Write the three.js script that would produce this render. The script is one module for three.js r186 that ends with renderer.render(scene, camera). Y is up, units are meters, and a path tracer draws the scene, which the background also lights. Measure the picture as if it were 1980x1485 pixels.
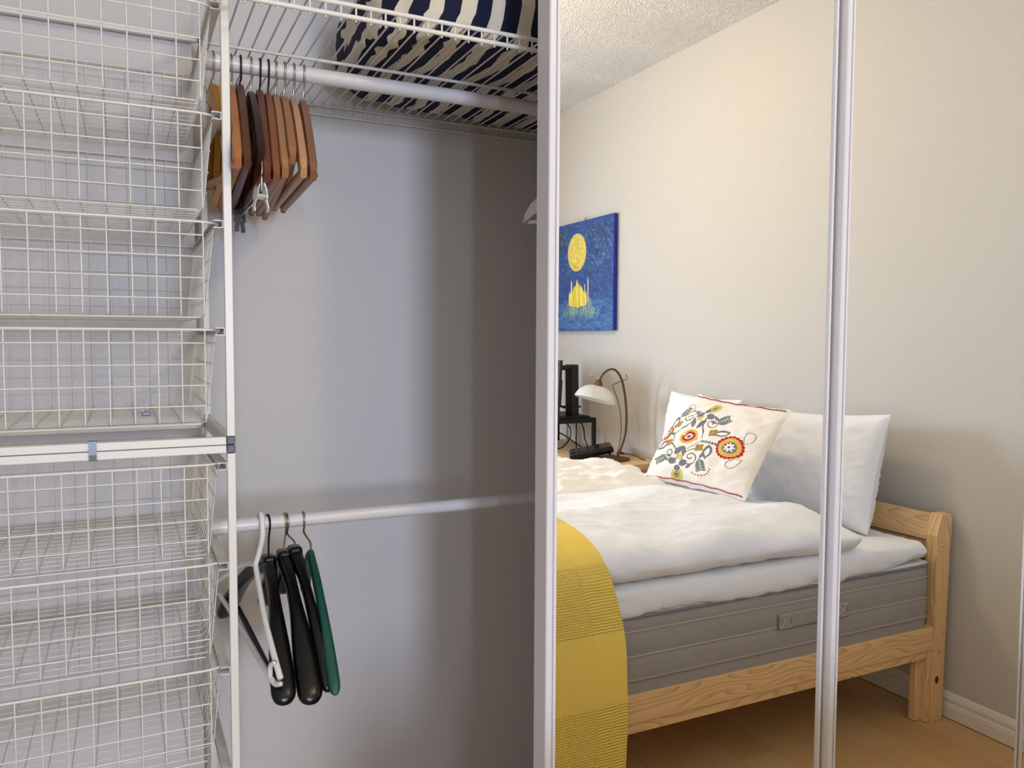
import * as THREE from 'three';
import { RoundedBoxGeometry } from 'three/addons/geometries/RoundedBoxGeometry.js';
import { mergeGeometries, mergeVertices } from 'three/addons/utils/BufferGeometryUtils.js';
import { RectAreaLightUniformsLib } from 'three/addons/lights/RectAreaLightUniformsLib.js';
import { createNoise2D, createNoise3D } from 'simplex-noise';

// ------------------------------------------------------------------ camera, sky, lights, exposure
const scene = new THREE.Scene();
const camera = new THREE.PerspectiveCamera(51.383, 1980 / 1485, 0.02, 60);
{
  const yaw = 0.452372, pitch = 0.056635, roll = 0.0043523;
  const f = new THREE.Vector3(Math.sin(yaw) * Math.cos(pitch), -Math.sin(pitch), -Math.cos(yaw) * Math.cos(pitch));
  const r0 = new THREE.Vector3(Math.cos(yaw), 0, Math.sin(yaw)), u0 = new THREE.Vector3().crossVectors(r0, f);
  const r = r0.clone().multiplyScalar(Math.cos(roll)).addScaledVector(u0, Math.sin(roll));
  const u = u0.clone().multiplyScalar(Math.cos(roll)).addScaledVector(r0, -Math.sin(roll));
  camera.quaternion.setFromRotationMatrix(new THREE.Matrix4().makeBasis(r, u, f.clone().negate()));
  camera.position.set(0, 1.22, 1.05);
}
const renderer = new THREE.WebGLRenderer({ antialias: true });
renderer.toneMapping = THREE.LinearToneMapping;
renderer.toneMappingExposure = 1.05;
renderer.shadowMap.enabled = true;
scene.background = new THREE.Color().setRGB(0.75, 0.88, 1.1);

const WX = 2.384, CEIL = 2.573, FARZ = 3.7, LEFTX = -1.35;       // right wall, ceiling, window wall, left wall
const WINS = [{ x0: 0.10, x1: 0.66, y0: 0.95, y1: 1.8 }, { x0: -0.455, x1: -0.295, y0: 0.95, y1: 1.8 }]; // a window and a narrow side light in the far wall
RectAreaLightUniformsLib.init();
for (const w of WINS) {
  const d = new THREE.RectAreaLight(new THREE.Color().setRGB(0.82, 0.95, 1.22), 42, w.x1 - w.x0 - 0.06, w.y1 - w.y0 - 0.06);
  d.name = 'window_daylight'; d.position.set((w.x0 + w.x1) / 2, (w.y0 + w.y1) / 2, FARZ + 0.03); d.lookAt(d.position.x, d.position.y, 0); scene.add(d);
}
const LAMP = { x: 1.06, y: CEIL, z: 1.70 };                        // ceiling lamp, its light is in its builder

// ------------------------------------------------------------------ helpers
let seed = 7;
const rnd = () => { seed = (seed * 1664525 + 1013904223) >>> 0; return seed / 4294967296; };
const n2 = createNoise2D(rnd), n3 = createNoise3D(rnd);
const V = (x, y, z) => new THREE.Vector3(x, y, z);
const used = new Map();
function numbered(name) {
  const k = used.get(name) || 0; used.set(name, k + 1);
  return k ? `${name}_${String(k).padStart(3, '0')}` : name;
}
function thing(name, label, category, pos = [0, 0, 0], group) {
  const o = new THREE.Group(); o.name = numbered(name); o.position.set(...pos);
  o.userData = { label, category }; if (group) o.userData.group = group;
  scene.add(o); return o;
}
function tag(o, label, category, group) { o.userData.label = label; o.userData.category = category; if (group) o.userData.group = group; return o; }
function prep(g) {
  g = g.index ? g.toNonIndexed() : g;
  if (!g.attributes.uv) g.setAttribute('uv', new THREE.BufferAttribute(new Float32Array(g.attributes.position.count * 2), 2));
  if (!g.attributes.normal) g.computeVertexNormals();
  for (const k of Object.keys(g.attributes)) if (!['position', 'normal', 'uv'].includes(k)) g.deleteAttribute(k);
  return g;
}
function obj(name, geos, mat, parent = scene) {
  const list = [].concat(geos), g = list.length === 1 ? list[0] : mergeGeometries(list.map(prep));
  const m = new THREE.Mesh(g, mat); m.castShadow = m.receiveShadow = true;
  m.name = parent === scene ? numbered(name) : name; parent.add(m); return m;
}
function struct(name, geos, mat, parent = scene) { const m = obj(name, geos, mat, parent); if (parent === scene) m.userData.kind = 'structure'; return m; }
// uv in metres by the dominant axis of the normal; along = axis that the grain follows
function metricUV(g, along = 'y', ox = 0, oy = 0) {
  g = prep(g); const p = g.attributes.position, n = g.attributes.normal, uv = g.attributes.uv;
  for (let i = 0; i < p.count; i++) {
    const c = [p.getX(i), p.getY(i), p.getZ(i)], a = [Math.abs(n.getX(i)), Math.abs(n.getY(i)), Math.abs(n.getZ(i))];
    const L = 'xyz'.indexOf(along), d = a.indexOf(Math.max(...a));
    let s = 0, t = 0;
    if (d === L) { const o = [0, 1, 2].filter((k) => k !== L); s = c[o[0]]; t = c[o[1]]; }
    else { const o = [0, 1, 2].find((k) => k !== L && k !== d); s = c[o] + c[d] * 0.7; t = c[L]; }
    uv.setXY(i, s + ox, t + oy);
  }
  return g;
}
function box(x0, x1, y0, y1, z0, z1, r = 0, along) {
  let g = r > 0 ? new RoundedBoxGeometry(x1 - x0, y1 - y0, z1 - z0, 2, r) : new THREE.BoxGeometry(x1 - x0, y1 - y0, z1 - z0);
  g.translate((x0 + x1) / 2, (y0 + y1) / 2, (z0 + z1) / 2);
  return along === null ? prep(g) : metricUV(g, along || 'y', rnd() * 3, rnd() * 3);
}
function sweep(pts, r, sides = 6, closed = false, cap = true) {   // a round wire along a polyline; r may be a function of the share of its length
  const P = pts.map((p) => (p.isVector3 ? p : V(...p))), n = P.length, pos = [], nor = [], uv = [], idx = [];
  const T = P.map((_, i) => { const a = P[closed ? (i + n - 1) % n : Math.max(0, i - 1)], b = P[closed ? (i + 1) % n : Math.min(n - 1, i + 1)]; return b.clone().sub(a).normalize(); });
  let N = Math.abs(T[0].y) < 0.9 ? V(0, 1, 0) : V(1, 0, 0);
  let len = 0;
  for (let i = 0; i < (closed ? n + 1 : n); i++) {
    const k = i % n, t = T[k]; if (i) len += P[k].distanceTo(P[(i - 1) % n]);
    N = N.clone().addScaledVector(t, -N.dot(t)).normalize(); const B = V().crossVectors(t, N);
    const rr = typeof r === 'function' ? r(i / (n - 1)) : r;
    for (let j = 0; j <= sides; j++) {
      const a = (j / sides) * Math.PI * 2, d = N.clone().multiplyScalar(Math.cos(a)).addScaledVector(B, Math.sin(a));
      pos.push(P[k].x + d.x * rr, P[k].y + d.y * rr, P[k].z + d.z * rr); nor.push(d.x, d.y, d.z); uv.push(j / sides, len);
    }
  }
  const rings = pos.length / 3 / (sides + 1);
  for (let i = 0; i < rings - 1; i++) for (let j = 0; j < sides; j++) { const a = i * (sides + 1) + j, b = a + sides + 1; idx.push(a, b, a + 1, b, b + 1, a + 1); }
  if (cap && !closed) for (const e of [0, rings - 1]) {
    const c = pos.length / 3, q = P[e ? n - 1 : 0], t = T[e ? n - 1 : 0].clone().multiplyScalar(e ? 1 : -1);
    pos.push(q.x, q.y, q.z); nor.push(t.x, t.y, t.z); uv.push(0.5, 0.5);
    for (let j = 0; j < sides; j++) { const a = e * (sides + 1) + j; e ? idx.push(a, c, a + 1) : idx.push(a, a + 1, c); }
  }
  const g = new THREE.BufferGeometry();
  g.setAttribute('position', new THREE.Float32BufferAttribute(pos, 3)); g.setAttribute('normal', new THREE.Float32BufferAttribute(nor, 3)); g.setAttribute('uv', new THREE.Float32BufferAttribute(uv, 2));
  g.setIndex(idx.flatMap((_, i) => (i % 3 ? [] : [idx[i], idx[i + 2], idx[i + 1]])));
  return g;
}
const curve = (pts, n = 24) => new THREE.CatmullRomCurve3(pts.map((p) => V(...p)), false, 'centripetal').getPoints(n);
function grid(nu, nv, fn, flip = false) {                          // a sheet: fn(u, v) -> [x, y, z, s, t]
  const pos = [], uv = [], idx = [];
  for (let j = 0; j <= nv; j++) for (let i = 0; i <= nu; i++) { const p = fn(i / nu, j / nv); pos.push(p[0], p[1], p[2]); uv.push(p[3] ?? i / nu, p[4] ?? j / nv); }
  for (let j = 0; j < nv; j++) for (let i = 0; i < nu; i++) { const a = j * (nu + 1) + i, b = a + nu + 1; flip ? idx.push(a, b, a + 1, b, b + 1, a + 1) : idx.push(a, a + 1, b, b, a + 1, b + 1); }
  const g = new THREE.BufferGeometry();
  g.setAttribute('position', new THREE.Float32BufferAttribute(pos, 3)); g.setAttribute('uv', new THREE.Float32BufferAttribute(uv, 2)); g.setIndex(idx); g.computeVertexNormals();
  return g;
}
function softBox(x0, x1, y0, y1, z0, z1, r, seg, bend) {           // a padded slab; bend(p, n) moves its skin
  const w = x1 - x0, h = y1 - y0, d = z1 - z0, c = V((x0 + x1) / 2, (y0 + y1) / 2, (z0 + z1) / 2);
  let g = new THREE.BoxGeometry(w, h, d, Math.ceil(w / seg), Math.max(4, Math.ceil(h / seg * 1.6)), Math.ceil(d / seg));
  g.deleteAttribute('uv'); g.deleteAttribute('normal'); g = mergeVertices(g, 1e-5);
  const p = g.attributes.position, uv = new Float32Array(p.count * 2), q = V(), n = V();
  for (let i = 0; i < p.count; i++) {
    q.fromBufferAttribute(p, i);
    const ry = Math.min(r, h / 2 - 1e-4);
    const k = V(THREE.MathUtils.clamp(q.x, -w / 2 + r, w / 2 - r), THREE.MathUtils.clamp(q.y, -h / 2 + ry, h / 2 - ry), THREE.MathUtils.clamp(q.z, -d / 2 + r, d / 2 - r));
    n.copy(q).sub(k); n.y *= r / ry; n.normalize();
    q.copy(k).add(V(n.x * r, n.y * ry, n.z * r)).add(c);
    if (bend) bend(q, n);
    p.setXYZ(i, q.x, q.y, q.z); uv[2 * i] = q.x + q.y * 0.5; uv[2 * i + 1] = q.z + q.y * 0.8;
  }
  g.setAttribute('uv', new THREE.BufferAttribute(uv, 2)); g.computeVertexNormals(); return g;
}
const fbm = (x, y, z, o = 4) => { let a = 0, s = 0.5, f = 1; for (let i = 0; i < o; i++) { a += s * n3(x * f, y * f, z * f + i * 7.3); s *= 0.5; f *= 2.03; } return a; };
const ridge = (x, y, z) => 1 - Math.abs(n3(x, y, z)) * 2;

// ------------------------------------------------------------------ textures
const C = (hex) => new THREE.Color(hex);
function dataTex(w, h, fn, srgb = false) {                         // fn(u, v) -> grey 0..1 or [r, g, b] 0..1
  const d = new Uint8Array(w * h * 4);
  for (let y = 0; y < h; y++) for (let x = 0; x < w; x++) {
    const c = fn((x + 0.5) / w, (y + 0.5) / h), i = (y * w + x) * 4, a = Array.isArray(c) ? c : [c, c, c];
    for (let k = 0; k < 3; k++) d[i + k] = Math.max(0, Math.min(255, Math.round(a[k] * 255))); d[i + 3] = 255;
  }
  const t = new THREE.DataTexture(d, w, h); t.wrapS = t.wrapT = THREE.RepeatWrapping; t.magFilter = THREE.LinearFilter; t.minFilter = THREE.LinearFilter;
  if (srgb) t.colorSpace = THREE.SRGBColorSpace; t.needsUpdate = true; return t;
}
function canvasTex(w, h, draw) {
  const c = document.createElement('canvas'); c.width = w; c.height = h; draw(c.getContext('2d'), w, h);
  const t = new THREE.CanvasTexture(c); t.colorSpace = THREE.SRGBColorSpace; t.wrapS = t.wrapT = THREE.ClampToEdgeWrapping; t.anisotropy = 8; return t;
}
const rep = (t, sx, sy) => { const c = t.clone(); c.repeat.set(1 / sx, 1 / sy); c.needsUpdate = true; return c; };
// noise that tiles over [0,1)^2
const tile = (u, v, f, k = 0) => { const a = u * Math.PI * 2, b = v * Math.PI * 2, R = f / (Math.PI * 2); return 0.5 * (n3(Math.cos(a) * R + k * 9.1, Math.sin(a) * R, Math.cos(b) * R * 1.1) + n3(Math.sin(a) * R, Math.sin(b) * R + k * 5.7, Math.cos(b) * R)); };
const speck = dataTex(512, 512, (u, v) => 0.5 + 0.22 * tile(u, v, 60, 1) + 0.2 * tile(u, v, 130, 2) + 0.12 * (rnd() - 0.5));
const popcorn = dataTex(1024, 1024, (u, v) => { const a = tile(u, v, 90, 3), b = tile(u, v, 190, 4); return Math.max(0, 0.35 + 0.5 * a) * 0.7 + Math.max(0, b) * 0.55 + 0.06 * rnd(); });
const weave = dataTex(256, 256, (u, v) => 0.5 + 0.18 * Math.sin(u * Math.PI * 2 * 64) * Math.sin(v * Math.PI * 2 * 64) + 0.12 * (rnd() - 0.5));
// softwood: growth rings cut lengthwise; u across the board, v along it
function woodTex(w, h, light, dark, rings, warp, contrast) {
  const L = C(light).convertLinearToSRGB(), D = C(dark).convertLinearToSRGB();
  return dataTex(w, h, (u, v) => {
    const x = (u - 0.5) * 2, bow = 1.1 * tile(0.3, v, 3, 11) + 0.35 * tile(u, v, 4, 12);
    const d = Math.sqrt((x - 0.25 * bow) ** 2 + 0.12) * rings + bow * warp;
    const s = d - Math.floor(d), ring = Math.pow(s, 3) * (1 - THREE.MathUtils.smoothstep(s, 0.9, 1));
    const fib = 0.06 * tile(u * 1, v * 0.12, 160, 13) + 0.05 * (n2(u * 240, v * 9)) * 0.6;
    const k = THREE.MathUtils.clamp(ring * contrast + fib + 0.08 * tile(u, v, 6, 14), 0, 1);
    return [L.r + (D.r - L.r) * k, L.g + (D.g - L.g) * k, L.b + (D.b - L.b) * k];
  }, true);
}
const pineTex = woodTex(512, 2048, '#f2cd98', '#c8924f', 7, 2.2, 0.75);
const beechTex = woodTex(256, 1024, '#ffffff', '#c9b49c', 12, 1.0, 0.35);
const oakTex = woodTex(512, 2048, '#dfba86', '#bd9560', 10, 1.6, 0.35);

// ------------------------------------------------------------------ materials
const std = (o) => new THREE.MeshStandardMaterial(o), phys = (o) => new THREE.MeshPhysicalMaterial(o);
const M = {
  wall: std({ color: C('#d0ccc4'), roughness: 0.85, bumpMap: rep(speck, 0.35, 0.35), bumpScale: 0.0009 }),
  closetWall: std({ color: C('#d2d0d0'), roughness: 0.9, bumpMap: rep(speck, 0.35, 0.35), bumpScale: 0.0009 }),
  ceiling: std({ color: C('#f3f0ea'), roughness: 0.95, bumpMap: rep(popcorn, 0.9, 0.9), bumpScale: 0.012 }),
  trim: std({ color: C('#efe9de'), roughness: 0.45 }),
  wire: std({ color: C('#dddbd6'), roughness: 0.38 }),
  tube: std({ color: C('#d6d4d6'), roughness: 0.28 }),
  doorFrame: std({ color: C('#dcdae0'), roughness: 0.35 }),
  mirror: std({ color: new THREE.Color().setRGB(0.97, 0.975, 0.97), metalness: 1, roughness: 0 }),
  darkGap: std({ color: C('#15120f'), roughness: 0.9 }),
  chrome: std({ color: C('#d8d8da'), metalness: 1, roughness: 0.18 }),
  nickel: std({ color: C('#b5ae9f'), metalness: 1, roughness: 0.28 }),
  clipMetal: std({ color: C('#7f8890'), metalness: 0.85, roughness: 0.5 }),
  greyPlastic: std({ color: C('#5d6272'), roughness: 0.5 }),
  darkWire: std({ color: C('#14110f'), metalness: 0.3, roughness: 0.35 }),
  black: phys({ color: C('#060608'), roughness: 0.24, specularIntensity: 0.6, clearcoat: 0.05, clearcoatRoughness: 0.3 }),
  matteBlack: std({ color: C('#111214'), roughness: 0.55 }),
  green: std({ color: C('#0b4a3d'), roughness: 0.45 }),
  whitePlastic: std({ color: C('#e9e8e6'), roughness: 0.35 }),
  cotton: phys({ color: C('#f7f9ff'), roughness: 0.95, bumpMap: rep(weave, 0.05, 0.05), bumpScale: 0.0002 }),
  cottonWarm: phys({ color: C('#f8f7f6'), roughness: 0.95, bumpMap: rep(weave, 0.05, 0.05), bumpScale: 0.0002 }),
  greyFabric: std({ color: C('#a5a09a'), roughness: 0.95, bumpMap: rep(weave, 0.03, 0.03), bumpScale: 0.0003 }),
  greyBand: std({ color: C('#8a8c90'), roughness: 0.95, bumpMap: rep(weave, 0.03, 0.03), bumpScale: 0.0003 }),
  stitch: std({ color: C('#d2cdc5'), roughness: 0.9 }),
  pine: std({ map: rep(pineTex, 0.16, 1.1), roughness: 0.5 }),
  knot: std({ color: C('#5a2d14'), roughness: 0.6 }),
  birch: std({ color: C('#e3c191'), map: rep(beechTex, 0.3, 1.2), roughness: 0.5 }),
  bronze: std({ color: C('#6a4e34'), metalness: 0.7, roughness: 0.42 }),
  glassShade: phys({ color: C('#f0f2f0'), roughness: 0.4, transmission: 0.35, thickness: 0, specularIntensity: 0.6 }),
  pane: phys({ color: C('#ffffff'), roughness: 0, transmission: 1, thickness: 0 }),
};
const oakPlanks = ['#ffffff', '#fbf5ea', '#f5ecdd', '#fdf8f0'].map((c) => std({ color: C(c), map: rep(oakTex, 0.28, 1.6), roughness: 0.42 }));

// ------------------------------------------------------------------ the setting
const T = 0.12;                                                     // wall thickness
struct('wall_right', box(WX, WX + T, -0.1, CEIL, -0.75, FARZ + T), M.wall);
struct('wall_left', box(LEFTX - T, LEFTX, -0.1, CEIL, -0.75, FARZ + T), M.wall);
struct('wall_closet_back', box(LEFTX, WX, 0, CEIL, -0.617 - T, -0.617), M.closetWall);
struct('wall_closet_chase', box(-0.41, 0.1215, 0, CEIL, -0.617, -0.535), M.closetWall);
struct('wall_closet_left', box(-0.5, -0.41, 0, CEIL, -0.617, 0.02), M.closetWall);
struct('wall_closet_right', box(1.9, 1.96, 0, CEIL, -0.617, -0.06), M.closetWall);
struct('wall_front_left', box(LEFTX, -0.5, 0, CEIL, -0.08, 0.02), M.wall);
struct('wall_above_doors', box(-0.41, WX, 2.36, CEIL, -0.08, 0.02), M.wall);
{ // window wall with its two openings
  const [a, b] = WINS, z0 = FARZ, z1 = FARZ + T, y0 = a.y0, y1 = a.y1;
  struct('wall_window', [box(LEFTX, b.x0, 0, CEIL, z0, z1), box(b.x1, a.x0, 0, CEIL, z0, z1), box(a.x1, WX, 0, CEIL, z0, z1), ...WINS.flatMap(({ x0, x1 }) => [box(x0, x1, 0, y0, z0, z1), box(x0, x1, y1, CEIL, z0, z1)])], M.wall);
  WINS.forEach(({ x0, x1 }, k) => {
    const w = new THREE.Group(), e = 0.03; w.name = 'window_' + (k + 1); w.userData.kind = 'structure'; scene.add(w);
    obj('window_frame', [box(x0, x0 + e, y0, y1, z0 + 0.05, z1, 0.004), box(x1 - e, x1, y0, y1, z0 + 0.05, z1, 0.004), box(x0 + e, x1 - e, y0, y0 + e, z0 + 0.05, z1, 0.004), box(x0 + e, x1 - e, y1 - e, y1, z0 + 0.05, z1, 0.004)], M.trim, w);
    obj('window_pane', box(x0 + e, x1 - e, y0 + e, y1 - e, z0 + 0.084, z0 + 0.088), M.pane, w);
    obj('window_sill', box(x0 - 0.03, x1 + 0.03, y0 - 0.03, y0, z0 - 0.05, z0 + 0.05, 0.006), M.trim, w);
  });
}
struct('ceiling', box(LEFTX - T, WX + T, CEIL, CEIL + 0.1, -0.75, FARZ + T, 0, 'x'), M.ceiling);
{ // floor: boards run away from the wardrobe, joints staggered
  const floor = new THREE.Group(); floor.name = 'floor'; floor.userData.kind = 'structure'; scene.add(floor);
  obj('floor_base', box(LEFTX - T, WX + T, -0.12, -0.016, -0.75, FARZ + T), M.darkGap, floor);
  const w = 0.1325, L = 1.18, geos = [0, 1, 2].map(() => { const g = new RoundedBoxGeometry(w - 0.0008, 0.016, L - 0.0008, 1, 0.0012); g.translate(0, -0.008, 0); return metricUV(g, 'z', rnd() * 2, rnd() * 2); });
  let row = 0;
  for (let x = WX - 0.003 - w / 2; x > LEFTX; x -= w, row++) {
    const off = [0.33, 0.82, 0.08, 0.58, 0.95, 0.2][row % 6];
    for (let z = -0.7 + off - L / 2; z < FARZ + L / 2 + 0.05; z += L) {
      const m = obj('plank', geos[Math.floor(rnd() * 3)], oakPlanks[Math.floor(rnd() * 4)], floor);
      m.position.set(x, 0, z);
    }
  }
}
function baseboard(name, x0, z0, x1, z1) {                          // stepped moulding extruded along a wall; the room lies to its left
  const s = new THREE.Shape(); [[0, 0], [0.014, 0], [0.014, 0.036], [0.0125, 0.039], [0.0125, 0.044], [0.0085, 0.047], [0.0085, 0.055], [0.0105, 0.058], [0.0105, 0.063], [0.007, 0.073], [0.004, 0.079], [0, 0.081]].forEach((p, i) => (i ? s.lineTo(...p) : s.moveTo(...p)));
  const len = Math.hypot(x1 - x0, z1 - z0), g = new THREE.ExtrudeGeometry(s, { depth: len, bevelEnabled: false });
  const d = V((x1 - x0) / len, 0, (z1 - z0) / len), n = V(d.z, 0, -d.x).negate();
  g.applyMatrix4(new THREE.Matrix4().makeBasis(n, V(0, 1, 0), d).setPosition(x0, 0, z0));
  if (new THREE.Matrix4().makeBasis(n, V(0, 1, 0), d).determinant() < 0) { const q = g.attributes.position; for (let i = 0; i < q.count; i += 3) { const a = V().fromBufferAttribute(q, i), b = V().fromBufferAttribute(q, i + 2); q.setXYZ(i, b.x, b.y, b.z); q.setXYZ(i + 2, a.x, a.y, a.z); } g.computeVertexNormals(); }
  g.translate(0, 0.003, 0);
  return struct(name, g, M.trim);
}
baseboard('baseboard_right', WX, 0.03, WX, FARZ);
baseboard('baseboard_window', WX - 0.015, FARZ, LEFTX + 0.015, FARZ);
baseboard('baseboard_left', LEFTX, FARZ, LEFTX, 0.03);

// ------------------------------------------------------------------ sliding mirror doors
function mirrorDoor(x0, x1, label, proud, lw) {
  const t = thing('mirror_door', label, 'sliding door'); t.userData.kind = 'thing';
  obj('mirror_panel', box(x0 + lw - 0.002, x1 - 0.004, 0.06, 2.3, -0.006, 0, 0, null), M.mirror, t);
  if (proud) { // fluted grip stile standing proud of the glass
    const s = new THREE.Shape(), w = lw, p = 0.018;
    [[0, -0.02], [0, p - 0.002], [0.0015, p], [0.0088, p], [0.0092, p - 0.0035], [0.0124, p - 0.0035], [0.0128, p], [w - 0.0012, p], [w, p - 0.0015], [w, -0.006], [w - 0.003, -0.006], [w - 0.003, -0.02]].forEach((q, i) => (i ? s.lineTo(...q) : s.moveTo(...q)));
    const g = new THREE.ExtrudeGeometry(s, { depth: 2.32, bevelEnabled: false });
    g.rotateX(-Math.PI / 2); g.scale(1, 1, -1);
    const q = g.attributes.position; for (let i = 0; i < q.count; i += 3) { const a = V().fromBufferAttribute(q, i), b = V().fromBufferAttribute(q, i + 2); q.setXYZ(i, b.x, b.y, b.z); q.setXYZ(i + 2, a.x, a.y, a.z); } g.computeVertexNormals();
    g.translate(x0, 0.02, 0); obj('stile', g, M.doorFrame, t);
  } else obj('stile', box(x0, x0 + lw, 0.02, 2.34, -0.02, 0.0015, 0.0008), M.doorFrame, t);
  obj('stile', box(x1 - 0.0048, x1, 0.02, 2.34, -0.02, 0.0015, 0.0008), M.doorFrame, t);
  obj('bottom_rail', box(x0 + lw, x1 - 0.005, 0.02, 0.062, -0.02, 0.004, 0.001), M.doorFrame, t);
  obj('top_rail', box(x0 + lw, x1 - 0.005, 2.298, 2.34, -0.02, 0.004, 0.001), M.doorFrame, t);
  obj('back_board', box(x0 + 0.004, x1 - 0.005, 0.03, 2.33, -0.016, -0.0065), M.doorFrame, t);
  return t;
}
mirrorDoor(0.560, 1.1502, 'mirrored sliding door beside the open wardrobe half, reflecting cushion and yellow blanket', true, 0.018);
mirrorDoor(1.155, 1.748, 'mirrored sliding door next to the first, reflecting the pine headboard post', true, 0.018);
mirrorDoor(1.7555, 2.352, 'mirrored sliding door of which only a sliver shows at bottom right', false, 0.0115);
struct('trim_1', [box(-0.41, WX, 0.003, 0.016, -0.06, 0.01)], M.doorFrame);            // bottom track
struct('trim_2', [box(-0.41, WX, 2.345, 2.36, -0.06, 0.02)], M.doorFrame);          // top track
struct('trim_3', [box(2.353, WX, 0.016, 2.345, -0.03, 0.001)], M.doorFrame);       // end jamb
struct('trim_4', [box(1.1503, 1.1549, 0.03, 2.33, -0.03, -0.003), box(1.7483, 1.7553, 0.03, 2.33, -0.03, -0.003)], M.darkGap); // dust seals in the gaps

// ------------------------------------------------------------------ wire shelf and hanging rods
const ROD_Z = -0.32, ROD_Y = 1.657, ROD2_Y = 0.910, SX0 = 0.1225, SX1 = 1.895;
{
  const t = thing('wire_shelf', 'white wire shelf above the upper rod, carrying the striped bedding', 'shelf'), Y = 1.695;
  const rail = (y, z, r) => obj('rail', sweep([[SX0, y, z], [SX1, y, z]], r, 10), M.wire, t);
  rail(1.6935, -0.100, 0.0034); rail(1.677, -0.100, 0.0036); rail(1.689, -0.335, 0.003); rail(1.6925, -0.612, 0.0022); rail(1.674, -0.61, 0.0022);
  for (const x of [0.95, 1.7]) obj('wall_clip', box(x - 0.006, x + 0.006, 1.668, 1.7, -0.617, -0.606, 0.002), M.wire, t);
  const wire = sweep([[0, 1.671, -0.1015], [0, 1.694, -0.1012], [0, 1.6975, -0.106], [0, 1.6955, -0.35], [0, 1.6955, -0.612], [0, 1.691, -0.6145], [0, 1.672, -0.6135]], 0.0016, 6);
  for (let x = SX0 + 0.012; x < SX1; x += 0.0218) { const m = obj('wire', wire, M.wire, t); m.position.x = x; }
}
function rod(y, r, label) {
  const t = thing('hanging_rod', label, 'rod');
  obj('tube', sweep([[SX0 + 0.004, y, ROD_Z], [SX1 - 0.004, y, ROD_Z]], r, 32), M.tube, t);
  for (const [a, b] of [[SX0, SX0 + 0.024], [SX1 - 0.02, SX1]]) obj('end_socket', sweep([[a, y, ROD_Z], [b, y, ROD_Z]], r + 0.0016, 28), M.tube, t);
  for (const x of [0.9, 1.5]) obj('support', sweep([[x, y - r - 0.002, ROD_Z], [x, y - r - 0.004, ROD_Z - 0.03], [x, y + 0.01, -0.6], [x, y + 0.012, -0.6165]], 0.0035, 8), M.wire, t);
}
rod(ROD_Y, 0.0128, 'white tubular upper hanging rod under the wire shelf, holding wooden hangers');
rod(ROD2_Y, 0.0114, 'white tubular lower hanging rod holding the black hangers');

// ------------------------------------------------------------------ basket frames, runners, clip
const FX0 = -0.345, FX1 = 0.1425, FZ0 = -0.525, FZ1 = -0.160, PW = 0.0112;
const RIMS_UP = [1.688, 1.536, 1.384, 1.231], RIMS_LOW = [1.036, 0.889, 0.733, 0.58];
function runnerGeo(side) {                                          // a C-channel along z on the inner face of the posts
  const s = new THREE.Shape(), w = 0.0135, h = 0.011, e = 0.0012;
  [[0, 0], [w, 0], [w, e], [e, e], [e, h - e], [w, h - e], [w, h], [0, h]].forEach((p, i) => (i ? s.lineTo(...p) : s.moveTo(...p)));
  const g = new THREE.ExtrudeGeometry(s, { depth: FZ1 - FZ0 - 2 * PW + 0.012, bevelEnabled: false });
  if (side > 0) { g.rotateZ(Math.PI); g.translate(0, h, 0); }
  return g;
}
function basketFrame(y0, y1, rims, label) {
  const t = thing('basket_frame', label, 'storage frame', [0, 0, 0]);
  for (const x of [FX0, FX1 - PW]) for (const z of [FZ0, FZ1 - PW]) obj('post', box(x, x + PW, y0 + 0.012, y1 - 0.012, z, z + PW, 0.0012), M.wire, t);
  for (const y of [y0, y1 - 0.0112]) {
    for (const z of [FZ0, FZ1 - PW]) obj('crossbar', box(FX0 + 0.012, FX1 - 0.0122, y, y + 0.0112, z, z + PW, 0.0012), M.wire, t);
    for (const x of [FX0, FX1 - PW]) obj('side_bar', box(x, x + PW, y, y + 0.0112, FZ0 + PW, FZ1 - PW, 0.0012), M.wire, t);
    for (const x of [FX0, FX1 - PW]) for (const z of [FZ0, FZ1 - PW]) obj('corner_connector', box(x - 0.0002, x + PW + 0.0002, y, y + 0.0112, z - 0.0002, z + PW + 0.0002, 0.0016), M.greyPlastic, t);
  }
  for (const y of rims) for (const s of [-1, 1]) {
    const g = runnerGeo(s); g.translate(s < 0 ? FX0 + PW : FX1 - PW, y - 0.008, FZ0 + PW - 0.006); obj('runner', g, M.wire, t);
  }
  return t;
}
basketFrame(1.0655, 1.76, RIMS_UP, 'white metal frame holding the four upper wire baskets, stacked on another frame');
basketFrame(0.012, 1.0645, RIMS_LOW, 'white metal frame holding the lower wire baskets, standing under another frame');
tag(obj('frame_clip', (() => { // springy strap round both crossbars
  const s = new THREE.Shape(), a = 0.0128, b = 0.0135, e = 0.0008, y = 1.065;
  const pts = [[FZ1 + e, y - b], [FZ1 + 0.0028, y - 0.004], [FZ1 + 0.0028, y + 0.004], [FZ1 + e, y + b], [FZ1 - PW - e, y + b], [FZ1 - PW - e, y + b - 0.006]];
  const g = [];
  for (let i = 0; i < pts.length - 1; i++) { const [z0, y0] = pts[i], [z1, y1] = pts[i + 1], L = Math.hypot(z1 - z0, y1 - y0), q = new THREE.BoxGeometry(0.0095, e * 1.2, L + e); q.rotateX(-Math.atan2(y1 - y0, z1 - z0)); q.translate(-0.0408, (y0 + y1) / 2, (z0 + z1) / 2); g.push(q); }
  const low = new THREE.BoxGeometry(0.0095, e * 1.2, 0.009); low.translate(-0.0408, y - b, FZ1 - 0.003); g.push(low);
  return g;
})(), M.clipMetal), 'grey metal clip joining the two frame bars between the baskets', 'clip');

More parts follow.
